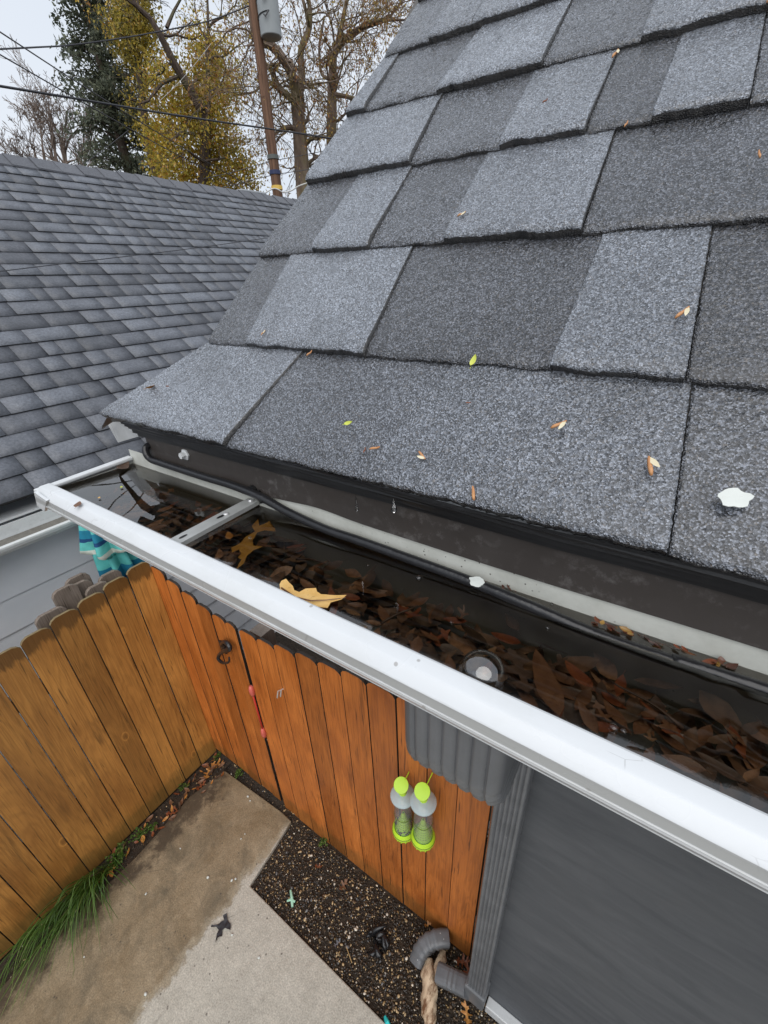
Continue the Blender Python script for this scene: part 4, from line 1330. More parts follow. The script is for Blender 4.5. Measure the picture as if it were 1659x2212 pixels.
log([(-.352, .872, .02), (-.345, .84, .03), (-.338, .79, .03), (-.333, .75, .02)], [.012, .026, .028, .014], n.m, 'short tan driftwood knot between the loose elbow and the long driftwood')
# crumpled black glove-like plastic
mb = MB()
cc_ = on(815, 2032, 2, 0)
for k in range(7):
    a = k * 1.1; base = Vector((cc_[0] + .045 * math.cos(a) * .9, cc_[1] + .035 * math.sin(a), -.012 + .01 * (k % 3)))
    pts = [base + Vector((.02 * math.cos(a + j * .9), .02 * math.sin(a * 1.7 + j), .006 * math.sin(j * 1.4 + k) + .006)) * (1 + j * .3) for j in range(5)]
    mb.tube(pts, [.006, .014, .017, .012, .004], 9)
for i in range(len(mb.v)):
    v = Vector(mb.v[i]); mb.v[i] = tuple(v + Vector((1, .7, .8)) * (mnoise.noise(v * 60) * .006))
mb.thing('plastic_scrap', simple('black_glossy_plastic', (.012, .012, .013), .16, .3, 40, bump=.4), 'crumpled glossy black plastic scrap on the gravel', 'scrap', None, True)
# mint clip, teal scrap
MINT = simple('mint_plastic', (.38, .66, .50), .45, .12, 40)
c = on(630, 1937, 2, 0); mb = MB()
mb.tube([(c[0] - .03, c[1] + .02, -.008), (c[0], c[1], -.006), (c[0] + .034, c[1] - .03, -.010)], [.006, .009, .007], 6)
mb.tube([(c[0] - .012, c[1] - .028, -.009), (c[0] + .004, c[1] - .010, -.005), (c[0] + .03, c[1] - .004, -.010)], [.005, .008, .006], 6)
mb.thing('plastic_clip', MINT, 'broken mint green plastic peg on the gravel', 'clip')
c = on(836, 2207, 2, 0); mb = MB()
mb.tube([(c[0] - .02, c[1] + .01, -.012), (c[0], c[1], -.006), (c[0] + .03, c[1] - .01, -.012)], [.007, .012, .008], 6)
mb.thing('plastic_scrap', simple('teal_plastic', (.03, .55, .55), .4), 'bright teal plastic scrap at the slab edge in front', 'scrap')
c = on(1018 - 48, 2102, 2, 0); mb = MB()
bevel(mb.box((c[0] - .009, c[1] - .009, -.02), (c[0] + .008, c[1] + .008, .002)).thing('white_stone', simple('white_stone', (.75, .74, .72), .5), 'small white squarish stone beside the driftwood', 'stone'), .003)
# dark fallen oak leaf on the slab
dk = [(1165, 1608), (1176, 1603), (1180, 1636), (1197, 1662), (1196, 1690), (1165, 1677), (1152, 1690), (1153, 1720), (1131, 1726), (1118, 1757), (1124, 1710), (1134, 1688), (1120, 1671), (1094, 1676), (1098, 1664), (1130, 1659), (1146, 1644), (1162, 1638), (1156, 1614)]
mb = MB(); outline_leaf(mb, [on(x * .41667, 1305.7 + y * .41667, 2, .006) for x, y in dk], .010, 3)
mb.thing('fallen_leaf', simple('black_wet_leaf', (.022, .020, .024), .4), 'dark wet oak leaf lying on the pale part of the slab', 'leaf', None, True)
for (px, py, an, L, W, m, lab) in ((470, 1655, .4, .10, .08, M_LO, 'orange oak leaf on the leaf pile in the fence corner'), (452, 1672, 2.0, .09, .08, M_LO, 'tan oak leaf leaning on the left fence near the corner'), (436, 1700, 1.2, .08, .06, M_LR, 'red brown oak leaf on the soil strip below the corner pile'),
                                 (235, 1888, .9, .085, .07, M_LO, 'bright orange oak leaf beside the grass tuft'), (218, 1905, 2.4, .05, .04, M_LO, 'small orange leaf piece by the bright orange oak leaf'), (372, 1760, .5, .08, .05, M_LR, 'dull red leaf half way along the soil strip'),
                                 (744, 1915, 1.2, .07, .05, M_LB, 'red brown oak leaf in the middle of the gravel'), (1000, 2082, .3, .075, .06, M_LR, 'wet red leaf in the nook behind the driftwood'), (1012, 2105, 1.7, .08, .055, M_LR, 'dark red leaf against the downspout foot'),
                                 (1010, 2190, 1.9, .08, .06, M_LO, 'orange leaf below the downspout shoe'), (688, 1875, .2, .05, .03, M_LR, 'small red leaf near the slab corner on the gravel'), (730, 2040, 1.1, .05, .028, simple('grey_leaf', (.16, .17, .19), .4), 'small grey leaf on the gravel near the slab edge'), (925, 2000, .7, .05, .03, M_LO, 'orange leaf at the top end of the loose elbow')):
    z = .006 if px < 560 and not (430 < px < 475) else -.010
    c = on(px, py, 2, z); mb = MB(); outline_leaf(mb, oak_pts((c[0], c[1], z + .008), an, L, W), .012, px)
    mb.thing('fallen_leaf', m, lab, 'leaf', None, True)
for k in range(64):                                             # little leaves of the corner heap
    t = (k / 64) ** 1.3
    y = .90 - 1.0 * t; x = -2.345 + random.uniform(.01, .15) * (1.3 - .6 * t)
    mb = MB(); L = random.uniform(.03, .06)
    lance(mb, (x, y + random.uniform(-.03, .03), .004 + random.uniform(0, .012)), random.uniform(0, 6.3), L, L * random.uniform(.3, .5), (random.gauss(0, .4), random.gauss(0, .4), 1), .5, 6, True, .3)
    mb.thing('fallen_leaf', (M_LB, M_LO, M_LR, M_LD, M_LB)[k % 5], 'small brown leaf heaped on the soil strip under the left fence', 'leaf', 'small leaves on the soil strip', True)
specs = [((1285, 995), .006), ((1297, 1018), .006), ((1270, 1190), .004), ((1250, 1215), .005), ((1222, 1422), .007), ((1202, 1430), .006), ((1078, 1415), .007), ((757, 1500), .006), ((755, 2020), .008), ((437, 1827), .004), ((1203, 1712), .006), ((1343, 1830), .006), ((935, 1265), .004)]
for (cx_, cy_), r in specs:
    px, py = cx_ * .5425 * .768, 1305.7 + cy_ * .5425 * .768
    c = on(px, py, 2, 0.002); mb = MB()
    pebble(mb, c[0], c[1], .003, r * 1.35, pg)
    mb.thing('white_pebble', M_FLAKE, 'tiny white pebble lying on the concrete slab', 'pebble', 'white pebbles on the slab', True)
M_TWIG = simple('pale_twig', (.45, .30, .12), .6)
c = on(760, 2080, 2, -.015); d = on(748, 2045, 2, -.015)
MB().tube([c, (c + d) / 2 + np.array([0, 0, .004]), d], .0022, 5).thing('twig', M_TWIG, 'thin straw coloured twig on the gravel near the slab edge', 'twig')

# grass tuft leaning over the slab
GR = m_foliage('grass_blades', [(0, (.05, .11, .02)), (.5, (.09, .19, .03)), (.85, (.16, .28, .06)), (1, (.32, .36, .14))], .35)
def blade(mb, base, d, L, h, w, droop):
    base = Vector(base); d = Vector(d).normalized(); b = len(mb.v)
    sd_ = d.cross(Vector((0, 0, 1))).normalized(); N_ = 12
    for i in range(N_ + 1):
        t = i / N_
        p = base + d * L * (t ** .95) + Vector((0, 0, h * math.sin(min(1, t * 1.12) * PI * droop) if t * 1.12 * droop < 1 else 0)) + sd_ * (.05 * L * math.sin(t * 2.5 + L * 77))
        p.z = max(p.z, .003 + .002 * (1 - t))
        ww = w * (1 - t ** 2.2) * .5 + .0003
        mb.v += [tuple(p - sd_ * ww), tuple(p + Vector((0, 0, ww * .5))), tuple(p + sd_ * ww)]
    for i in range(N_):
        a = b + i * 3
        mb.f += [(a, a + 1, a + 4, a + 3), (a + 1, a + 2, a + 5, a + 4)]
gr = random.Random(5); mb = MB()
for k in range(140):
    kk = k % 5
    if kk < 3: a, L = gr.gauss(-1.25, .17), gr.uniform(.24, .50)
    elif kk == 3: a, L = gr.gauss(-.85, .20), gr.uniform(.25, .46)
    else: a, L = gr.gauss(-.40, .35), gr.uniform(.16, .34)
    base = (-2.31 + gr.uniform(0, .055), .03 + gr.gauss(0, .045) - (.25 * gr.random() if kk < 2 else 0), 0)
    blade(mb, base, (math.cos(a), math.sin(a), 0), L, gr.uniform(.05, .20), gr.uniform(.0035, .0065), gr.uniform(.8, 1.0))
mb.thing('grass_tuft', GR, 'long bladed green grass tuft flopping over the slab by the left fence', 'grass', None, True)
def weed(x, y, n_, r, label, grp=None):
    mb = MB()
    for k in range(n_):
        a = gr.uniform(0, 6.3); d = gr.uniform(.1, 1) * r; p = Vector((x + d * math.cos(a), y + d * math.sin(a) * 1.4, gr.uniform(.005, .035)))
        mb.tube([(x, y, 0), (p + Vector((x, y, 0))) / 2 + Vector((0, 0, .008)), p], .0007, 3)
        q = gr.uniform(.005, .010)
        for j in range(3):
            aa = a + j * 2.09; u = Vector((math.cos(aa), math.sin(aa), gr.uniform(-.2, .3))); v = Vector((-math.sin(aa), math.cos(aa), gr.uniform(-.2, .2)))
            b = len(mb.v); mb.v += [tuple(p), tuple(p + u * q * .5 + v * q * .5), tuple(p + u * q), tuple(p + u * q * .5 - v * q * .5)]; mb.f.append((b, b + 1, b + 2, b + 3))
    mb.thing('weed', GR, label, 'weed', grp, True)
for (px, py, n_, r, lab) in ((475, 1632, 25, .03, 'tiny green weed in the very corner of the two fences'), (398, 1702, 26, .03, 'small clover weed at the foot of the left fence near the corner'), (330, 1790, 30, .03, 'small clover weed midway along the left fence foot'), (305, 1805, 45, .045, 'bushy clover weed midway along the left fence foot'), (265, 1838, 40, .045, 'leafy weed above the orange leaf at the left fence foot'),
                       (248, 1862, 60, .055, 'wide pale weed patch beside the orange leaf'), (185, 1915, 60, .06, 'clover weed at the root of the grass tuft'), (60, 2010, 50, .06, 'green weed at the left fence foot below the grass tuft'), (700, 1822, 26, .03, 'small bright green weed on the gravel by the orange fence'), (516, 1672, 30, .03, 'dark green moss weed at the foot of the gate')):
    c = on(px, py, 2, 0); weed(max(-2.335, c[0]), min(c[1], .915), n_, r, lab)

# ------------------------------------------------------------------ behind the fence
oldp = [(115, 1318, 1312), (142, 1268, 1312), (166, 1262, 1300), (176, 1240, 1290), (212, 1262, 1290), (232, 1240, 1280), (196, 1300, 1300)]
LAB = ['greyest weathered board end with a knot, leftmost behind the left fence', 'split brown board end second from left behind the fence', 'narrow brown board end with vertical cracks behind the fence', 'tallest brown weathered board end behind the left fence', 'grey board end in the middle of the weathered pile', 'brown weathered board end under the teal fabric', 'short grey board end lowest in the weathered pile']
for k, (px, py, _) in enumerate(oldp):
    xx = -2.46 - .035 * (k % 4)
    c = on(px, py, 0, xx); mb = MB()
    picket(mb, (xx, c[1] - .075, 0), (0, 1, 0), (1, 0, 0), .125 + .02 * (k == 0), 0.0, c[2] + .004, th=.022, dog=.03, dogh=.03)
    for i, v in enumerate(mb.v): mb.v[i] = (v[0] + .01 * (v[2] - 1), v[1] + .02 * (k % 3 - 1) * v[2] * .5, v[2])
    bevel(mb.thing('old_board', M_OLDWOOD, LAB[k], 'board', 'weathered boards behind the left fence'), .003, 2)
c = on(288, 1205, 0, -2.62); mb = MB()
mb.tube([(-2.62, c[1] - .02, 0), (-2.62, c[1] - .01, 1.0), (-2.62, c[1], c[2] + .12)], [.05, .048, .045], 9)
for i in range(len(mb.v)):
    v = Vector(mb.v[i]); d = mnoise.noise(Vector((v.x * 30, v.y * 30, v.z * 5))) * .008; mb.v[i] = (v.x + d, v.y + d, v.z)
mb.thing('old_post', M_OLDWOOD, 'dark weathered post standing behind the fence corner', 'post')
# folded teal parasol
n = NT('teal_striped_fabric', .7, .2)
z = n.xyz()[2]
wv = n.math('ADD', z, n.math('MULTIPLY', n.math('SUBTRACT', n.noise(9, 3), .5), .04))
zt = n.math('SUBTRACT', n.math('MULTIPLY', wv, 1.92), 3.17)
bands = [(0.0, (.14, .46, .44)), (.03, (.015, .06, .16)), (.075, (.015, .16, .26)), (.20, (.10, .43, .41)), (.40, (.52, .56, .50)), (.46, (.11, .45, .42)), (.53, (.10, .42, .40)), (.56, (.015, .06, .16)), (.605, (.02, .19, .29)), (.70, (.12, .47, .44)), (.86, (.55, .58, .52)), (.93, (.10, .40, .38))]
c_ = n.ramp(zt, bands, 'CONSTANT')
n.color(n.mix(1.0, c_, n.ramp(n.noise(20, 4), [(.3, .85), (.7, 1.12)]), 'MULTIPLY')); n.bump(n.noise(240, 2), .2, .001)
pr = empty('parasol', (-2.60, .83, 0), 'folded teal and blue striped parasol hanging behind the fence corner', 'parasol')
def pleats(name, z0, z1, r0, r1, np_, seed):
    mb = MB(); N_ = 96; M_ = 18; ph = seed
    for j in range(M_ + 1):
        t = j / M_; z = z0 + (z1 - z0) * t; rr_ = r0 + (r1 - r0) * t
        for k in range(N_):
            a = 2 * PI * k / N_
            am_ = .34 * (1 - t * .55)
            rad = rr_ * (1 + am_ * math.sin(np_ * a + ph + .8 * math.sin(2 * a) + .5 * t))
            mb.v.append((-2.60 + rad * math.cos(a), .855 + .06 * (z1 - z) + rad * math.sin(a), z - .5 + .02 * math.sin(np_ * a + ph) * (1 - t)))
    mb.v = [(x, y, z + .5) for x, y, z in mb.v]
    for j in range(M_):
        for k in range(N_):
            k2 = (k + 1) % N_; mb.f.append((j * N_ + k, j * N_ + k2, (j + 1) * N_ + k2, (j + 1) * N_ + k))
    off = root_loc(pr); me_o = mb.build(name, n.m, pr, True); me_o.location.z = 0
    so = me_o.modifiers.new('cloth', 'SOLIDIFY'); so.thickness = .003
    return me_o
pleats('canopy', 1.60, 2.12, .105, .070, 7, .4)
pleats('flounce', 1.86, 2.22, .125, .05, 7, 2.0)
MB().tube([(-2.60, .855, 0), (-2.60, .855, 2.30)], .019, 12).build('pole', M_OLDWOOD, pr)

# ------------------------------------------------------------------ neighbour house
nb = empty('neighbour_house', (-5.6, 2.5, 0), 'pale grey neighbour house with a long grey shingle roof beyond the fence', 'house')
TN = math.radians(36); EXN, EZN = -2.839, 2.232; CN, SN = math.cos(TN), math.sin(TN)
def PN(X, Sg, H):
    """X runs along the eave (world y), Sg up the slope"""
    o = np.empty(np.asarray(X).shape + (3,))
    o[..., 0] = EXN - Sg * CN + H * SN
    o[..., 1] = X
    o[..., 2] = EZN + Sg * SN + H * CN
    return o
sn = Shingles(); SE = .143; rr = random.Random(21)
for i in range(25):
    y = -3.6 - rr.uniform(0, .3); last = .5
    while y < 8.6:
        w = rr.choice((.10, .14, .17, .19, .22, .26, .30))
        tn = rr.choice((.15, .25, .45, .55, .6, .72, .8)); 
        if abs(tn - last) < .1: tn = min(.9, tn + .2)
        last = tn
        raised = tn > .5
        a, b = y, y + w; sk_ = rr.uniform(-.012, .012)
        e0 = SE * i; e1 = e0 + SE + .01; dz_ = rr.uniform(-.002, .002)
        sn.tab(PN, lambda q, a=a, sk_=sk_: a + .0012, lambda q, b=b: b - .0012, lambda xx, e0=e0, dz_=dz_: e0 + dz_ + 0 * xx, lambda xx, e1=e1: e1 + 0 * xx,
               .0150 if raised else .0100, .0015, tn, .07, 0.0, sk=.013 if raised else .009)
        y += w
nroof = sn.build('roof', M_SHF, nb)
RX, RZ = EXN - 25 * SE * CN, EZN + 25 * SE * SN
# ridge caps
yy = -3.6; mb = MB()
while yy < 8.6:
    w = .21
    h0 = .022 + rr.uniform(-.003, .003)
    for sgn in (1, -1):
        p = [(RX + sgn * -.0, yy, RZ + h0 + .010), (RX + sgn * .135, yy, RZ - .135 * math.tan(TN) + h0 + .006), (RX + sgn * .135, yy + w, RZ - .135 * math.tan(TN) + h0 - .002), (RX, yy + w, RZ + h0 + .0)]
        q = [(a, b, c - .014) for a, b, c in p]
        mb.add(p + q, [(0, 1, 2, 3), (0, 4, 5, 1), (1, 5, 6, 2)])
    yy += w
n2 = NT('ridge_shingle', .5, .5); r_ = n2.island()
n2.color(n2.mix(1.0, n2.ramp(r_, [(0, (.085, .088, .10)), (1, (.115, .12, .135))]), n2.ramp(n2.noise(80, 4, .7), [(.3, .65), (.7, 1.35)]), 'MULTIPLY')); n2.bump(n2.noise(160, 3, .7), .5, .004)
mb.build('ridge_cap', n2.m, nroof)
mb = MB()
p = [PN(np.array(-3.6), s_, h_) for s_, h_ in ((.01, -.004), (3.57, -.004), (3.57, -.03), (.01, -.03))]
q = [PN(np.array(8.6), s_, h_) for s_, h_ in ((.01, -.004), (3.57, -.004), (3.57, -.03), (.01, -.03))]
mb.add(p + q, [(0, 1, 5, 4), (1, 2, 6, 5), (2, 3, 7, 6), (3, 0, 4, 7), (0, 3, 2, 1), (4, 5, 6, 7)])
mb.add([(RX - .01, -3.6, RZ - .01), (RX - .01, 8.6, RZ - .01), (RX - 2.9, 8.6, RZ - 2.1), (RX - 2.9, -3.6, RZ - 2.1)], [(0, 1, 2, 3)])
mb.build('roof_deck', simple('dark_roof_edge', (.02, .02, .022), .6), nb)
# lap siding
WX = -2.985; mb = MB()
z = 2.13
laps = [2.13, 1.865, 1.645, 1.428, 1.21, .99, .77, .55, .33, .11, -.05]
for z1, z0 in zip(laps, laps[1:]):
    mb.add([(WX + .000, -3.2, z1), (WX + .000, 8.3, z1), (WX + .014, 8.3, z0), (WX + .014, -3.2, z0), (WX + .001, -3.2, z0), (WX + .001, 8.3, z0)], [(0, 3, 2, 1), (3, 4, 5, 2)])
mb.build('siding', M_SID, nb)
MB().box((-8.0, -3.2, 0), (WX - .005, 8.3, 2.12)).build('wall', M_SID, nb)
mb = MB().box((WX + .016, -3.6, 2.128), (-2.862, 8.6, 2.14))
mb.build('soffit', M_TRIM, nb)
mb = MB()
gx = -2.735; 
prof = [(-2.862, 2.115), (-2.862, 2.06), (-2.855, 1.985), (-2.79, 1.985), (-2.765, 2.0), (-2.742, 2.02), (-2.738, 2.033), (-2.735, 2.036), (-2.735, 2.047), (-2.742, 2.05), (-2.757, 2.05), (-2.757, 2.045), (-2.745, 2.035), (-2.76, 2.0), (-2.845, 1.992), (-2.853, 2.06), (-2.853, 2.115)]
b = len(mb.v); k = len(prof)
for yy in (-3.6, 8.6): mb.v += [(x, yy, z) for x, z in prof]
mb.f += [(i, k + i, k + (i + 1) % k, (i + 1) % k) for i in range(k)] + [tuple(range(k)), tuple(range(2 * k - 1, k - 1, -1))]
mb.build('gutter', m_white_paint('neighbour_gutter', (.66, .68, .68), .5), nb)
mb = MB(); mb.add([(-2.8445, -3.6, 2.046), (-2.761, -3.6, 2.028), (-2.761, 8.6, 2.028), (-2.8445, 8.6, 2.046)], [(0, 1, 2, 3)])
mb.build('gutter_dirt', simple('gutter_grit', (.17, .16, .14), .7, .4, 60, bump=.4), nb)
c = far(540, 430, 1); d_ = ray(540, 430); t = (RX - .16) / d_[0]; c = CAM + d_ * t
mb = MB().box((c[0] - .13, c[1] - .22, c[2] - .16), (c[0] + .11, c[1] + .20, c[2] + .06))
mb.box((c[0] - .15, c[1] - .24, c[2] + .06), (c[0] + .13, c[1] + .22, c[2] + .085))
mb.box((c[0] + .111, c[1] - .10, c[2] - .05), (c[0] + .125, c[1] + .10, c[2] + .03))
bevel(mb.build('vent_box', simple('grey_vent', (.42, .44, .46), .5), nb), .01)

# ------------------------------------------------------------------ pole, wires
PD = 15.0
pb = far(600, 420, PD); BX, BY = pb[0], pb[1]
def onpole(py): 
    z = far(575, py, PD)[2]; return z
pole = empty('utility_pole', (BX, BY, 0), 'brown wooden utility pole with a pale grey transformer', 'utility pole')
mb = MB().tube([(BX, BY, -.1), (BX, BY, 5), (BX, BY, 11.5)], [.145, .135, .11], 16)
n = NT('pole_wood', .75, .25)
f_ = n.noise(14, 6, .7, n.coord(scale=(1, 1, .04)))
n.color(n.mix(n.ramp(f_, [(.38, 0.0), (.62, 1.0)]), (.085, .048, .032), (.24, .135, .085))); n.bump(f_, .5, .01)
mb.build('shaft', n.m, pole)
tz0 = far(572, 88, PD)[2]
tc = far(583, 50, PD - .15); tx, ty = tc[0], tc[1]
TR = simple('transformer_paint', (.50, .54, .55), .45, .1, 10)
mb = MB().lathe([(0, tz0), (.235, tz0), (.25, tz0 + .02), (.25, tz0 + 1.3), (.27, tz0 + 1.33), (.2, tz0 + 1.42), (0, tz0 + 1.45)], (tx, ty, 0), 24)
tr = mb.build('transformer', TR, pole, True)
mb = MB()
for k, zz in enumerate((.30, .58, .88, 1.15)):
    mb.tube([(tx - .262 * math.cos(a), ty - .262 * math.sin(a), tz0 + zz + .08 * (a / 2.6)) for a in np.linspace(-.9, 2.4, 12)], .011, 5)
    mb.tube([(tx + .10, ty - .27, tz0 + zz), (tx + .16, ty - .30, tz0 + zz - .06), (tx + .20, ty - .22, tz0 + zz + .05)], .018, 5)
mb.build('band', M_BLACK, tr)
mb = MB().box((min(BX, tx) + .05, min(BY, ty) + .0, tz0 + .3), (max(BX, tx), max(BY, ty) + .06, tz0 + .42))
mb.build('bracket', M_STEEL, pole)
for (py, col, nm) in ((340, (.10, .11, .10), 'insulator'), (373, (.02, .03, .09), 'insulator'), (406, (.75, .50, .10), 'tag'), (437, (.75, .12, .01), 'collar')):
    z = far(595, py, PD)[2]
    MB().lathe([(.132, z - .05), (.152, z - .045), (.152, z + .045), (.132, z + .05)], (BX, BY, 0), 16).build(nm, simple(nm + '_paint_%d' % py, col, .5), pole)
WM = simple('wire_black', (.035, .035, .04), .4); WMP = simple('wire_pale', (.55, .55, .53), .5)
def wire(pts, dist, r, label, m=WM):
    P_ = []
    for i, (px, py) in enumerate(pts):
        t = i / (len(pts) - 1); dd = dist[0] + (dist[1] - dist[0]) * t
        P_.append(Vector(far(px, py, dd)))
    P_ = smooth_path(P_, 6)
    a = [P_[0] + (P_[0] - P_[1]).normalized() * 3.0] if pts[0][0] == 0 else []
    return MB().tube(a + P_, r, 6).thing('wire', m, label, 'wire', 'overhead wires')
wire([(0, 69), (178, 185), (330, 280), (461, 358), (600, 436)], (9, 16), .009, 'steep black wire, upper of the two parallel ones from the left edge')
wire([(0, 118), (156, 208), (289, 283), (375, 330), (461, 374), (520, 405)], (9, 16), .009, 'steep black wire, lower of the two parallel ones from the left edge')
wire([(0, 186), (158, 212), (319, 239), (461, 261), (600, 281), (735, 302)], (8, 11), .014, 'thick black cable crossing all trees and the pole')
wire([(0, 106), (80, 102), (156, 97), (278, 80), (400, 57), (461, 42), (540, 12)], (11, 15), .013, 'black cable rising to the right towards the top of the pole')
wire([(0, 586), (117, 572), (296, 551), (420, 536), (583, 513), (660, 500)], (3.35, 5.2), .0028, 'thin black line sagging in front of the neighbour roof')
wire([(456, 94), (420, 140), (380, 185), (344, 219)], (14, 14), .0045, 'pale diagonal guy line in front of the yellow tree', WMP)
wire([(150, 374), (215, 330), (278, 281)], (14, 15), .007, 'thin line rising past the left bare tree')
wire([(440, 386), (499, 373), (580, 350), (690, 328), (760, 312)], (14.5, 15.5), .009, 'upper thin wire fixed to the pole insulator')
wire([(440, 414), (499, 401), (586, 379), (684, 363), (740, 352)], (14.5, 15.5), .009, 'lower thin wire fixed to the blue pole insulator')
wire([(548, 425), (570, 418), (589, 408), (600, 409), (612, 415), (629, 412), (645, 402), (668, 394)], (14.6, 14.6), .016, 'white looping cable at the yellow tag of the pole', WMP)
wire([(600, 440), (640, 439), (690, 436)], (14.6, 14.4), .05, 'thick dark cable bundle low on the pole')

# ------------------------------------------------------------------ trees
def branch(mb, tips, p, d, L, r, depth, rg, bend=.25, up=.05, sides=(7, 5, 4, 3, 3), nkids=(4, 4, 3, 3), ratio=.62, spread=.75, minr=.004):
    seg = 5 if depth < 2 else 4
    pts = [Vector(p)]; rad = [r]; d = Vector(d).normalized(); dirs = [d.copy()]
    for i in range(seg):
        d = (d + Vector((rg.gauss(0, bend), rg.gauss(0, bend), rg.gauss(0, bend) + up))).normalized()
        pts.append(pts[-1] + d * L / seg); rad.append(max(minr, r * (1 - .62 * (i + 1) / seg))); dirs.append(d.copy())
    mb.tube(pts, rad, sides[min(depth, len(sides) - 1)], False)
    if depth >= len(nkids):
        tips.extend(pts[1:]); return
    if depth >= len(nkids) - 1: tips.extend(pts[2:])
    for k in range(nkids[depth]):
        i = rg.randint(2, seg) if k else seg
        a = rg.uniform(0, 2 * PI); o = dirs[i].orthogonal().normalized(); o.rotate(__import__('mathutils').Quaternion(dirs[i], a))
        nd = dirs[i] + o * rg.uniform(.35, 1.0) * spread
        branch(mb, tips, pts[i], nd, L * ratio * rg.uniform(.75, 1.15), max(minr, rad[i] * .72), depth + 1, rg, bend, up, sides, nkids, ratio, spread, minr)
def leafq(mb, p, s, rg, droop=0.0, asp=.5):
    u = Vector((rg.gauss(0, 1), rg.gauss(0, 1), rg.gauss(0, 1) - droop)).normalized()
    v = u.orthogonal().normalized(); v.rotate(__import__('mathutils').Quaternion(u, rg.uniform(0, 6.3)))
    b = len(mb.v); p = Vector(p); u = u * s; v = v * s * asp
    mb.v += [tuple(p - u), tuple(p + v), tuple(p + u), tuple(p - v)]; mb.f.append((b, b + 1, b + 2, b + 3))
def tree(name, loc, label, cat='tree', group='trees beyond the neighbour roof'):
    return empty(name, loc, label, cat, group)

# pale bare tree far left
rg = random.Random(3)
B1 = far(140, 380, 30); t1 = tree('bare_tree', (B1[0], B1[1], 0), 'pale leafless tree with fine twigs, far left')
mb = MB(); tips = []
BK = m_bark('pale_bark', (.17, .13, .11), (.30, .24, .20))
for k, (px, py, r) in enumerate(((70, 330, .10), (115, 260, .12), (165, 250, .11), (205, 280, .10), (30, 320, .08), (235, 320, .08), (140, 300, .12), (190, 320, .1), (5, 335, .08), (90, 300, .09))):
    a = Vector(far(140 + (px - 120) * .35, 420, 30)); b_ = Vector(far(px, py, 30 + rg.uniform(-1.5, 1.5)))
    dd = b_ - a
    mb.tube([Vector((B1[0], B1[1], 0)), a], [.25, r], 6, False)
    branch(mb, tips, a, dd, dd.length * .80, r, 0, rg, .16, .03, (5, 4, 3, 3, 3), (6, 5, 4, 3), .55, .75, .009)
mb.build('trunk', BK, t1)

# dark conifer
C1 = far(235, 200, 26); t2 = tree('conifer', (C1[0], C1[1], 0), 'tall dark green narrow conifer left of the yellow trees')
mb = MB().tube([(C1[0], C1[1], 0), (C1[0], C1[1], 12), (C1[0], C1[1], 20)], [.26, .17, .03], 9)
BKD = m_bark('dark_bark', (.05, .037, .03), (.12, .092, .075), (.10, .11, .05))
tw = mb; nd = MB(); rg = random.Random(8)
for k in range(360):
    z = rg.uniform(3.6, 19.2); prof = (1.15 + .75 * math.exp(-((z - 8.5) / 3.2) ** 2)) * min(1, (20.2 - z) / 5.0)
    a = rg.uniform(0, 2 * PI); L = prof * rg.uniform(.55, 1.1)
    p0 = Vector((C1[0], C1[1], z)); d = Vector((math.cos(a), math.sin(a), rg.uniform(-.15, .35)))
    pts = [p0 + d * L * t + Vector((0, 0, .25 * L * math.sin(t * 2) - .30 * L * t * t)) for t in (0, .35, .7, 1)]
    tw.tube(pts, [.03, .022, .014, .006], 4, False)
    for j in range(int(34 + 30 * L)):
        t = rg.uniform(.15, 1.05); i = min(2, int(t * 3)); f = t * 3 - i
        q = pts[i].lerp(pts[i + 1], f) if f <= 1 else pts[-1]
        q = q + Vector((rg.gauss(0, .13), rg.gauss(0, .13), rg.gauss(-.04, .12)))
        leafq(nd, q, rg.uniform(.055, .12), rg, .5, .42)
tw.build('trunk', BKD, t2)
nd.build('crown', m_foliage('conifer_needles', [(0, (.08, .095, .07)), (.5, (.13, .15, .105)), (.85, (.18, .20, .135)), (1, (.26, .27, .18))], .6), t2)

YL = m_foliage('yellow_leaves', [(0, (.22, .20, .04)), (.25, (.46, .36, .05)), (.5, (.60, .42, .06)), (.7, (.32, .32, .07)), (.85, (.54, .25, .06)), (1, (.70, .54, .14))])
# yellow column tree
Y1 = far(430, 300, 22); t3 = tree('yellow_tree', (Y1[0], Y1[1], 0), 'dense yellow and olive column tree left of the pole')
mb = MB(); tips = []; rg = random.Random(14)
def P3(px, py, d): return Vector(far(px, py, d))
mb.tube([(Y1[0], Y1[1], 0), P3(440, 420, 22), P3(446, 262, 21.6)], [.3, .24, .17], 8, False)
mb.tube([P3(446, 262, 21.6), P3(410, 190, 21.4), P3(375, 135, 21.2), P3(346, 75, 21.0), P3(325, 40, 21.0), P3(292, 8, 21), P3(270, -40, 21)], [.17, .15, .13, .10, .08, .06, .04], 7, False)
mb.tube([P3(446, 262, 21.6), P3(452, 200, 21.8), P3(447, 120, 21.6), P3(450, 60, 21.6), P3(447, -30, 21.6)], [.11, .085, .07, .055, .03], 6, False)
mb.tube([P3(385, 165, 21.3), P3(350, 180, 21), P3(320, 218, 20.8), P3(300, 225, 20.8)], [.07, .06, .045, .02], 6, False)
mb.tube([P3(420, 290, 21.0), P3(395, 285, 20.8), P3(360, 310, 20.7)], [.06, .05, .02], 5, False)
mb.tube([P3(360, 60, 21.0), P3(375, 25, 21.2), P3(400, -20, 21.3)], [.06, .045, .03], 6, False)
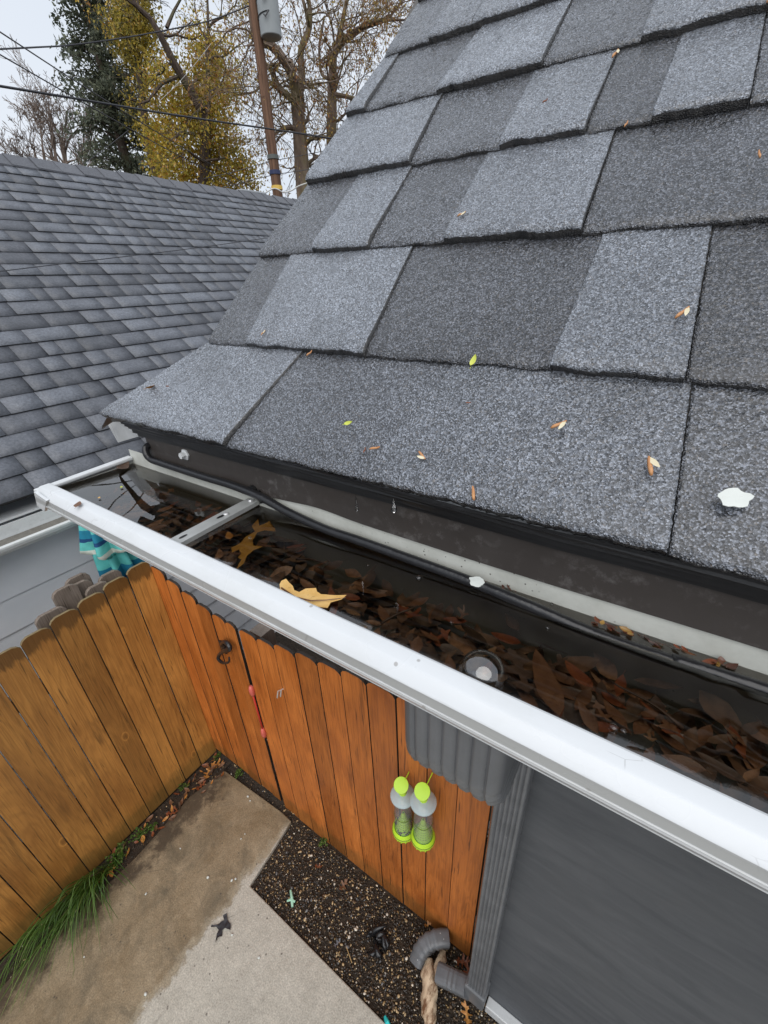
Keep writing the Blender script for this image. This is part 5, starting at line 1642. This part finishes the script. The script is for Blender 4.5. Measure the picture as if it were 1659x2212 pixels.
for (px, py, qx, qy, r) in ((325, 40, 270, 20, .05), (346, 75, 390, 20, .05), (375, 135, 330, 110, .05), (450, 60, 480, 20, .045), (450, 130, 500, 90, .045), (410, 190, 470, 150, .05), (452, 200, 510, 190, .04), (300, 20, 330, -30, .04), (446, 230, 400, 230, .05), (440, 350, 380, 330, .05), (440, 350, 510, 330, .05), (450, 90, 420, 40, .04)):
    a, b_ = P3(px, py, 21.4), P3(qx, qy, 21.2 + rg.uniform(-1, 1)); branch(mb, tips, a, b_ - a, (b_ - a).length * 1.1, r, 0, rg, .28, .0, (5, 4, 3, 3), (4, 4, 3), .6, .8, .007)
mb.build('trunk', BKD, t3)
lf = MB()
for q in tips:
    for _ in range(2):
        if rg.random() < .8: leafq(lf, q + Vector((rg.gauss(0, .12), rg.gauss(0, .12), rg.gauss(-.06, .12))), rg.uniform(.03, .06), rg, .8)
cnt = 0
def inpoly(x, y, P_):
    r_ = False; j = len(P_) - 1
    for i in range(len(P_)):
        if (P_[i][1] > y) != (P_[j][1] > y) and x < (P_[j][0] - P_[i][0]) * (y - P_[i][1]) / (P_[j][1] - P_[i][1]) + P_[i][0]: r_ = not r_
        j = i
    return r_
def crown_mass(lf, outline, dist, depth, n_clump, per, size, rg, thr=-.1, cr=.32):
    """clumps of leaves through the crown's volume; outline in survey sight lines at that distance"""
    xs_ = [p[0] for p in outline]; ys_ = [p[1] for p in outline]; k = 0; tries = 0
    while k < n_clump and tries < n_clump * 30:
        tries += 1
        px, py = rg.uniform(min(xs_), max(xs_)), rg.uniform(min(ys_), max(ys_))
        if not inpoly(px, py, outline): continue
        c = P3(px, py, dist + rg.uniform(-depth, depth))
        if mnoise.noise(c * .9) < thr: continue
        for _ in range(per):
            leafq(lf, c + Vector((rg.gauss(0, cr), rg.gauss(0, cr), rg.gauss(0, cr * 1.2))), rg.uniform(size * .6, size * 1.2), rg, .6)
        k += 1
crown_mass(lf, [(345, 140), (330, 230), (335, 330), (345, 430), (560, 440), (545, 350), (510, 330), (505, 250), (510, 160), (470, 130), (440, 80), (420, 150), (380, 120)], 22.6, 1.3, 500, 46, .068, rg, -.12, .26)
lf.build('crown', YL, t3)
# olive spire inside and the ochre tree before the conifer
Y2 = far(300, 120, 24); t4 = tree('ochre_tree', (Y2[0], Y2[1], 0), 'tall loose ochre tree standing just right of the conifer')
mb = MB(); tips = []
mb.tube([(Y2[0], Y2[1], 0), P3(318, 300, 24), P3(300, 150, 24), P3(285, 40, 24), P3(268, -80, 24)], [.2, .16, .12, .08, .04], 7, False)
for k in range(22):
    t = k / 22; a = P3(318 - 40 * t, 260 - 320 * t, 24); b_ = P3(318 - 40 * t + rg.choice((-1, 1)) * rg.uniform(25, 45), 230 - 320 * t, 24 + rg.uniform(-.8, .8))
    branch(mb, tips, a, b_ - a, (b_ - a).length, .04, 1, rg, .25, .02, (5, 4, 3, 3), (4, 3, 3), .6, .8, .007)
mb.build('trunk', BKD, t4)
lf = MB()
crown_mass(lf, [(255, -60), (250, 40), (265, 120), (290, 180), (330, 200), (330, 110), (325, 20), (300, -60)], 24, .8, 170, 44, .066, rg, -.2, .24)
crown_mass(lf, [(275, 180), (270, 260), (300, 300), (330, 290), (330, 200)], 24, .8, 22, 34, .06, rg, -.2, .22)
lf.build('crown', m_foliage('ochre_leaves', [(0, (.16, .16, .05)), (.3, (.36, .29, .05)), (.6, (.52, .38, .07)), (.85, (.30, .27, .07)), (1, (.62, .46, .12))]), t4)
# two nearly bare trees behind the pole
BKM = m_bark('mossy_bark', (.12, .085, .065), (.25, .19, .145), (.18, .16, .06))
DL = m_foliage('dry_seed_leaves', [(0, (.22, .10, .045)), (.4, (.36, .17, .06)), (.7, (.44, .33, .08)), (1, (.50, .34, .12))])
def limbs_tree(name, base, limbs, label, rg, D, nk, leafn, droop):
    B_ = far(*base, D); t = tree(name, (B_[0], B_[1], 0), label); mb = MB(); tips = []
    mb.tube([(B_[0], B_[1], -.1), P3(base[0], base[1], D)], [.34, .25], 9, False)
    for L_ in limbs:
        pts = [P3(px, py, D + dz) for px, py, dz, r in L_]; rad = [r for *_, r in L_]
        sp = smooth_path(pts, 4); rr_ = np.interp(np.linspace(0, 1, len(sp)), np.linspace(0, 1, len(rad)), rad)
        mb.tube(sp, list(rr_), 8, False)
        for i in range(2, len(sp)):
            for _ in range(nk):
                if rg.random() < .48:
                    dirn = (sp[i] - sp[i - 1]).normalized()
                    o = Vector((rg.gauss(0, 1), rg.gauss(0, 1), rg.gauss(0, .7))); nd_ = dirn * .5 + o * .8
                    branch(mb, tips, sp[i], nd_, rg.uniform(.7, 1.5), max(.014, rr_[i] * .32), 1, rg, .26, -.03, (5, 4, 3, 3), (0, 4, 3), .70, .8, .0045)
    mb.build('trunk', BKM, t)
    lf = MB()
    for q in tips:
        for _ in range(leafn):
            if rg.random() < .62: leafq(lf, q + Vector((rg.gauss(0, .05), rg.gauss(0, .05), -abs(rg.gauss(0, .10)))), rg.uniform(.028, .06), rg, 1.6, .4)
    lf.build('seed_clusters', DL, t)
limbs_tree('nearly_bare_tree', (655, 395), [
    [(655, 395, 0, .24), (650, 330, 0, .22), (646, 270, 0, .20), (641, 215, 0, .18)],
    [(641, 215, 0, .15), (632, 165, -.2, .13), (610, 125, -.4, .12), (585, 98, -.5, .11), (560, 88, -.6, .10), (548, 70, -.6, .08), (540, 20, -.6, .06)],
    [(645, 210, 0, .13), (652, 160, .2, .11), (650, 110, .2, .09), (668, 60, .3, .08), (668, 10, .3, .06), (655, -40, .3, .04)],
    [(640, 225, 0, .10), (620, 205, -.3, .09), (600, 190, -.4, .08), (590, 165, -.4, .07), (585, 145, -.4, .05), (592, 140, -.4, .04), (598, 155, -.5, .02)],
    [(668, 60, .3, .07), (660, 20, 0, .05), (645, -30, 0, .04)],
    [(600, 190, -.4, .05), (575, 180, -.6, .035), (545, 200, -.7, .025), (505, 205, -.8, .012)],
    [(646, 280, 0, .08), (620, 275, -.3, .06), (590, 290, -.4, .03)]], 'nearly bare mossy tree with a big limb bending behind the transformer', random.Random(31), 17.5, 2, 1, 0)
limbs_tree('nearly_bare_tree', (715, 395), [
    [(715, 395, .5, .2), (716, 320, .5, .18), (717, 230, .5, .16), (718, 170, .5, .13), (720, 120, .5, .12)],
    [(720, 120, .5, .11), (740, 90, .4, .09), (770, 65, .4, .07), (815, 46, .4, .05), (860, 43, .4, .03), (895, 44, .4, .015)],
    [(718, 130, .5, .09), (735, 70, .6, .08), (745, 20, .6, .06), (760, -40, .6, .04)],
    [(717, 205, .5, .08), (745, 208, .3, .06), (780, 216, .2, .04)],
    [(718, 170, .5, .06), (695, 160, .7, .05), (690, 100, .7, .04), (700, 40, .7, .03)],
    [(770, 65, .4, .05), (830, 45, .5, .04), (855, 20, .5, .03), (868, 0, .5, .02)],
    [(717, 300, .5, .06), (745, 270, .4, .04), (765, 230, .3, .03), (775, 170, .3, .02)]], 'nearly bare tree with rusty seed clusters beside the roof edge', random.Random(47), 18.5, 2, 2, 0)
